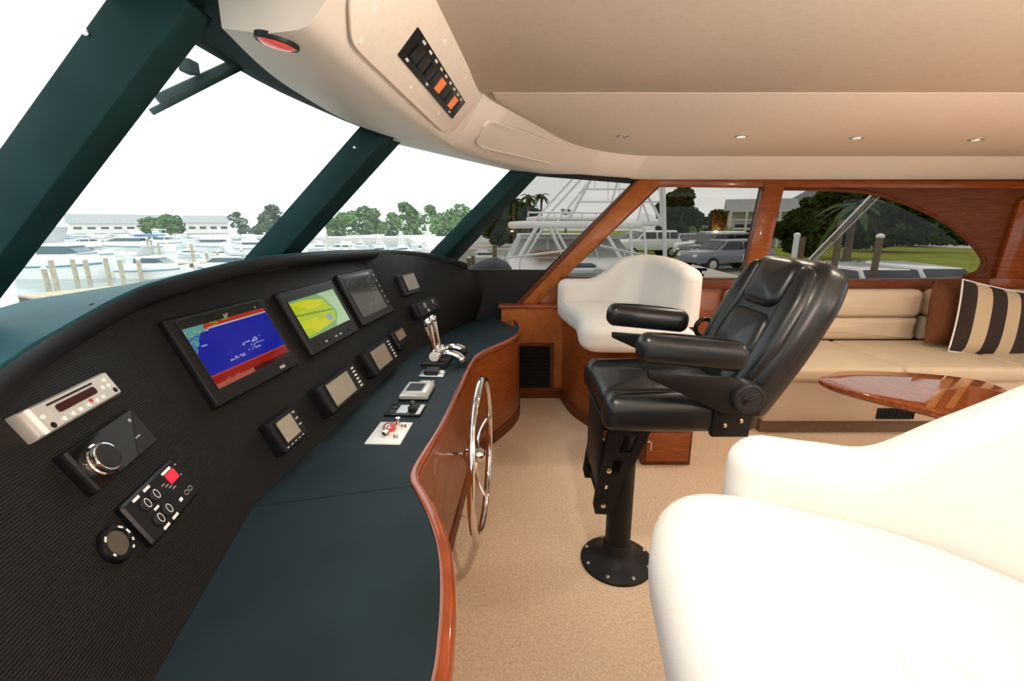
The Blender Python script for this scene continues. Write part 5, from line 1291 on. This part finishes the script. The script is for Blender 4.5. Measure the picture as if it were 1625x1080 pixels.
for y in (9.95, 12.3):
    tb_(q(852, 360, y), q(822, 412, y), .045); tb_(q(862, 360, y), q(832, 412, y), .03); tb_(q(872, 360, y), q(892, 404, y), .04); tb_(q(880, 360, y), q(904, 404, y), .03)
    tb_(q(958, 362, y), q(985, 410, y), .035); tb_(q(1000, 362, y), q(1005, 430, y), .035); tb_(q(1022, 362, y), q(1027, 430, y), .03)
    tb_(q(1052, 262, y), q(1056, 440, y), .045); tb_(q(1046, 262, y), q(1050, 360, y), .025); tb_(q(1022, 300, y), q(1050, 352, y), .03)
    tb_(q(985, 270, y), q(960, 356, y), .022); tb_(q(945, 270, y), q(905, 345, y), .03); tb_(q(1005, 280, y), q(1030, 350, y), .022); tb_(q(1030, 270, y), q(1012, 350, y), .02)
    tb_(q(838, 337, y), q(962, 338, y), .018)
    for u in (838, 858, 880, 902, 924, 946, 962): tb_(q(u, 337, y), q(u, 346, y), .012, name='rail_stanchion')
for u0, u1 in ((942, 860), (928, 846), (955, 884)):
    tb_(q(u0, 262, 10.2), q(u1, 352, 10.2), .022, name='outrigger')
for v, a, c in ((300, 925, 1052), (320, 915, 1052), (285, 935, 1050)): tb_(q(a, v, 9.95), q(c, v, 9.95), .018, name='tower_rung')
for u, v0, v1 in ((944, 275, 300), (900, 330, 345), (983, 290, 330), (965, 262, 320), (1030, 262, 300)): tb_(q(u, v0, 10.6), q(u, v1, 10.6), .01, name='antenna')
cv = thing('boat_cover', 'dark grey rounded cover beside the bow of the sport fishing boat', 'cover', (q(785, 424, 8.0).x, 8.0, ZW))
MB().tube([V((q(785, 424, 8.0).x, 8.0, ZW)), q(785, 430, 8.0)], .12, 10).build('post', M['pile_dark'], cv)
MB().loft([[c + V((0, r * cos(2 * pi * k / 12), r * sin(2 * pi * k / 12))) for k in range(12)] for c, r in ((q(742, 432, 8.0), .06), (q(762, 424, 8.0), .11), (q(785, 420, 8.0), .14), (q(804, 424, 8.0), .10), (q(812, 428, 8.0), .04))]).build('canvas', M['cover_grey'], cv, smooth=60)
# ---------------------------------------------------------------- boats seen through the windshield
def boat(u0, u1, v, label, style='cruiser', bow='right', hull='boat_white', name='motor_boat', canvas='canvas_teal', group='boats in the marina', hs=1.0, turn=0):
    a, c = at(u0, v, z=ZW), at(u1, v, z=ZW); mid = (a + c) / 2; L = (c - a).length; d = (c - a).normalized()
    if bow == 'left': d = -d
    rz = math.atan2(d.y, d.x) + radians(turn)
    t = thing(name, label, 'boat', mid, group, rz=rz)
    W = L * .30; H = L * .13 * hs
    sec = [(-.5, .42, .85), (-.3, .48, .85), (0, .5, .9), (.25, .40, 1.0), (.4, .22, 1.1), (.5, .01, 1.22)]
    rg = [[V((x * L - .02 * L, 0, -.3)), V((x * L - .01 * L, -hw * W * .8, 0)), V((x * L, -hw * W, z * H)), V((x * L, hw * W, z * H)), V((x * L - .01 * L, hw * W * .8, 0))] for x, hw, z in sec]
    MB().loft(rg).build('hull', M[hull], t, local=True, smooth=40)
    rg = [[V((x * L, -hw * W * 1.02, z * H * .72)), V((x * L, -hw * W * 1.02, z * H * .80)), V((x * L, hw * W * 1.02, z * H * .80)), V((x * L, hw * W * 1.02, z * H * .72))] for x, hw, z in sec[:-1]]
    MB().loft(rg).build('hull_stripe', M['boat_blue'], t, local=True)
    def bl(rows, nm, m, bev=.0): return MB().loft([[V((x0 * L, -hw * W, z * H)), V((x1 * L, -hw * W, z * H)), V((x1 * L, hw * W, z * H)), V((x0 * L, hw * W, z * H))] for x0, x1, hw, z in rows]).build(nm, M[m], t, local=True, bevel=bev)
    bl([(-.30, .30, .36, .85), (-.28, .22, .34, 1.35)], 'cabin', 'boat_white')
    bl([(-.22, .24, .35, 1.3), (-.20, .10, .33, 1.75)], 'window_band', 'boat_glass')
    bl([(-.32, .12, .35, 1.72), (-.30, .10, .33, 1.88)], 'cabin_roof', 'boat_white')
    if style in ('flybridge', 'tower'):
        bl([(-.22, .06, .28, 1.88), (-.22, .02, .26, 2.35)], 'flybridge', 'boat_white')
        bl([(-.24, .0, .28, 2.95), (-.24, .0, .27, 3.05)], 'bridge_top', canvas if style == 'flybridge' else 'boat_white')
        for x in (-.22, -.02):
            for s_ in (-1, 1): MB().tube([V((x * L, s_ * .25 * W, 2.2 * H)), V((x * L, s_ * .25 * W, 3.0 * H))], .012 * L * .3, 6).build('top_post', M['alu'], t, local=True)
    if style == 'tower':
        for s_ in (-1, 1):
            for x in (-.25, .02): MB().tube([V((x * L, s_ * .3 * W, 1.9 * H)), V((-.11 * L, s_ * .1 * W, 5.3 * H))], .006 * L, 6).build('tower_leg', M['alu'], t, local=True)
        for z, k in ((3.6, .6), (4.4, .4), (5.2, .22)):
            MB().box((-.11 * L, 0, z * H), (.2 * L * k * 1.3, .5 * W * k, .012 * L)).build('tower_platform', M['alu'], t, local=True)
        for s_ in (-1, 1): MB().tube([V((.0, s_ * .4 * W, 1.5 * H)), V((-.25 * L, s_ * .9 * W, 6.5 * H))], .003 * L, 5).build('outrigger', M['alu'], t, local=True)
    if style == 'cruiser':
        bl([(-.42, -.12, .36, 1.95), (-.40, -.12, .34, 2.15)], 'canvas_top', canvas)
        for s_ in (-1, 1): MB().tube([V((-.40 * L, s_ * .33 * W, .85 * H)), V((-.36 * L, s_ * .33 * W, 2.0 * H))], .006 * L, 6).build('top_post', M['alu'], t, local=True)
        MB().prism([V((-.16 * L, -.36 * W, 1.9 * H)), V((-.06 * L, -.36 * W, 2.7 * H)), V((-.02 * L, -.36 * W, 2.7 * H)), V((-.10 * L, -.36 * W, 1.9 * H))], (0, .72 * W, 0)).build('radar_arch', M['boat_grey'], t, local=True)
    MB().tube([V((x * L, -hw * W * .95, (z + .35) * H)) for x, hw, z in sec[2:]] , .0035 * L, 5).build('bow_rail', M['alu'], t, local=True)
    return t
boat(40, 190, 441, 'large white cruiser with teal windows nearest the pilings at left', 'cruiser', 'right', hs=1.5)
boat(194, 304, 441, 'sleek white boat with low dark windows left of the dash brow', 'cruiser', 'right', hs=1.3, canvas='boat_white')
boat(85, 200, 412, 'white cabin boat with teal canvas behind the large cruiser', 'flybridge', 'right', hs=.8)
boat(150, 270, 399, 'white boat with dark top behind the cabin boat', 'cruiser', 'left', hs=.8, canvas='canvas_blue')
boat(310, 412, 438, 'white hull moored by the four thin pilings', 'cruiser', 'left', hs=1.3, canvas='boat_grey')
boat(300, 380, 398, 'far white boat in front of the pale house', 'flybridge', 'left', canvas='boat_white')
boat(230, 300, 392, 'far white boat below the green shrub clump', 'flybridge', 'right', canvas='boat_white')
boat(370, 440, 400, 'white boat beside the centre windshield post', 'flybridge', 'right', canvas='boat_white')
boat(110, 170, 393, 'far small white boat below the grey roof', 'cruiser', 'left', canvas='boat_grey')
boat(175, 225, 390, 'tiny far white boat right of the grey roof', 'flybridge', 'right')
boat(515, 575, 402, 'white boat with grey bridge top in the right windshield pane', 'flybridge', 'left', canvas='boat_grey')
boat(578, 622, 403, 'left of two white sport boats with tall towers', 'tower', 'left', turn=50)
boat(612, 660, 404, 'right of two white sport boats with tall towers', 'tower', 'left', turn=55)
boat(618, 652, 398, 'boat with blue canvas between the tower boats', 'flybridge', 'left', canvas='canvas_blue')
boat(650, 705, 402, 'low white boat right of the tower boats', 'cruiser', 'right', canvas='boat_white')
boat(490, 530, 398, 'white boat just right of the centre windshield post', 'flybridge', 'right', canvas='boat_white')
boat(690, 740, 406, 'white skiff beside the right windshield post', 'cruiser', 'left', canvas='boat_cream')
rndb = random.Random(3); cw = ['canvas_teal', 'boat_white', 'canvas_blue', 'boat_grey']
far = [(95, 130, 386), (128, 158, 384), (158, 190, 383), (196, 226, 385), (214, 250, 396), (262, 296, 386), (288, 318, 384), (306, 338, 388), (330, 360, 386), (346, 378, 392), (362, 392, 387), (386, 414, 390), (402, 430, 386), (280, 322, 408), (330, 372, 409), (500, 522, 391), (532, 556, 391), (556, 584, 393), (590, 612, 392), (660, 684, 392), (684, 712, 393), (712, 738, 396)]
pos_w = ['left edge of the centre pane', 'grey roofed house', 'grey roofed house eave', 'gap left of the green shrubs', 'front of the green shrubs', 'foot of the green shrubs', 'right end of the green shrubs', 'pale house corner', 'pale house front', 'thin lone tree', 'right of the thin lone tree', 'low grey green tree', 'pale tree by the post', 'leaning tall piling', 'thin pilings', 'centre post right edge', 'low green tree', 'first green tree', 'left tower boat', 'tallest green tree', 'slim green tree', 'broad green tree']
for i, (a_, b_, v_) in enumerate(far):
    boat(a_, b_, v_, ('small far white boat with bridge at the ' if i % 2 else 'small far white cruiser at the ') + pos_w[i], 'flybridge' if i % 2 else 'cruiser', 'left' if i % 3 else 'right', canvas=cw[i % 4], group='small far boats', hs=1.1)
# centre console boats by the forward side window
boat(742, 800, 415, 'small cream boat between the right windshield post and the sport boat', 'flybridge', 'right', canvas='boat_cream', hs=1.1)
boat(765, 815, 400, 'far cream boat under the dark trees', 'flybridge', 'left', canvas='boat_cream')
# ---------------------------------------------------------------- docks and pilings
def dock(u0, v0, u1, v1, w_, label):
    a, c = at(u0, v0, z=ZW + .75), at(u1, v1, z=ZW + .75); d = (c - a).normalized(); o = V((d.y, -d.x, 0)) * w_ / 2
    t = thing('dock', label, 'dock', (a + c) / 2)
    L = (c - a).length; n_ = max(6, min(60, int(L / .5)))
    for i in range(n_):
        m0, m1 = a.lerp(c, (i + .04) / n_), a.lerp(c, (i + .96) / n_)
        MB().prism([m0 - o, m1 - o, m1 + o, m0 + o], (0, 0, -.08)).build('plank', M['pile'], t, smooth=0)
    for s_ in (-1, 1): MB().prism([a + o * s_ * .9 - Z0 * .08, c + o * s_ * .9 - Z0 * .08, c + o * s_ * .8 - Z0 * .08, a + o * s_ * .8 - Z0 * .08], (0, 0, -.25)).build('stringer', M['pile_dark'], t, smooth=0)
dock(40, 470, 270, 447, 1.6, 'timber dock in front of the boats at left')
dock(250, 418, 420, 412, 1.6, 'far timber dock behind the four thin pilings')
ordn = ['first', 'second', 'third', 'fourth', 'fifth', 'sixth', 'seventh', 'eighth', 'ninth', 'tenth', 'eleventh', 'twelfth', 'thirteenth', 'fourteenth', 'fifteenth', 'sixteenth']
PL = [(70, 425, 78, 462), (79, 411, 92, 463), (112, 410, 123, 450), (134, 411, 143, 450), (166, 408, 175, 449), (188, 411, 197, 450), (219, 411, 225, 444), (233, 378, 237, 402), (239, 380, 243, 403), (250, 384, 254, 405), (298, 386, 309, 424), (327, 400, 331, 424), (345, 399, 348, 421), (367, 397, 370, 418), (383, 396, 385, 414)]
for i, (u0, v0, u1, v1) in enumerate(PL):
    a = at(u1, v1, z=ZW); s = (a - CAM).length / ray(u1, v1).length; top = at(u1, v0, s=s)
    t = thing('dock_piling', ordn[i] + ' timber dock piling from the left through the windshield', 'piling', (a.x, a.y, ZW - .3), 'dock pilings')
    r = .125 if v1 > 440 else .12
    MB().tube([V((a.x, a.y, ZW - .3)), V((a.x, a.y, top.z))], r, 10).build('shaft', M['pile'], t)
    MB().lathe([(r * 1.15, -.02), (r * 1.1, .05), (.02, .12)], Matrix.Translation((a.x, a.y, top.z)), 10).build('cap', M['boat_white'], t)
for i, (u, v0, v1) in enumerate(((521, 372, 404), (543, 388, 404), (556, 388, 405), (662, 388, 406), (676, 386, 406), (695, 384, 407))):
    a = at(u, v1, z=ZW); s = (a - CAM).length / ray(u, v1).length; top = at(u, v0, s=s)
    t = thing('dock_piling', ordn[i] + ' pale piling from the left in the right windshield pane', 'piling', (a.x, a.y, ZW - .3), 'pale pilings in the right pane')
    MB().tube([V((a.x, a.y, ZW - .3)), V((a.x, a.y, top.z))], .15, 8).build('shaft', M['concrete'], t)
for i, (u, v0, v1) in enumerate(((744, 410, 426), (751, 406, 424), (785, 388, 398))):
    a = at(u, v1, y=14 if i < 2 else 22); top = at(u, v0, y=14 if i < 2 else 22)
    t = thing('dock_piling', ('left', 'right', 'rear')[i] + ' dark piling of the group seen through the forward side window', 'piling', (a.x, a.y, ZW - .3), 'dark pilings by the forward window')
    MB().tube([V((a.x, a.y, ZW - .3)), V((a.x, a.y, top.z))], .06 if i < 2 else .1, 8).build('shaft', M['pile_dark'], t)
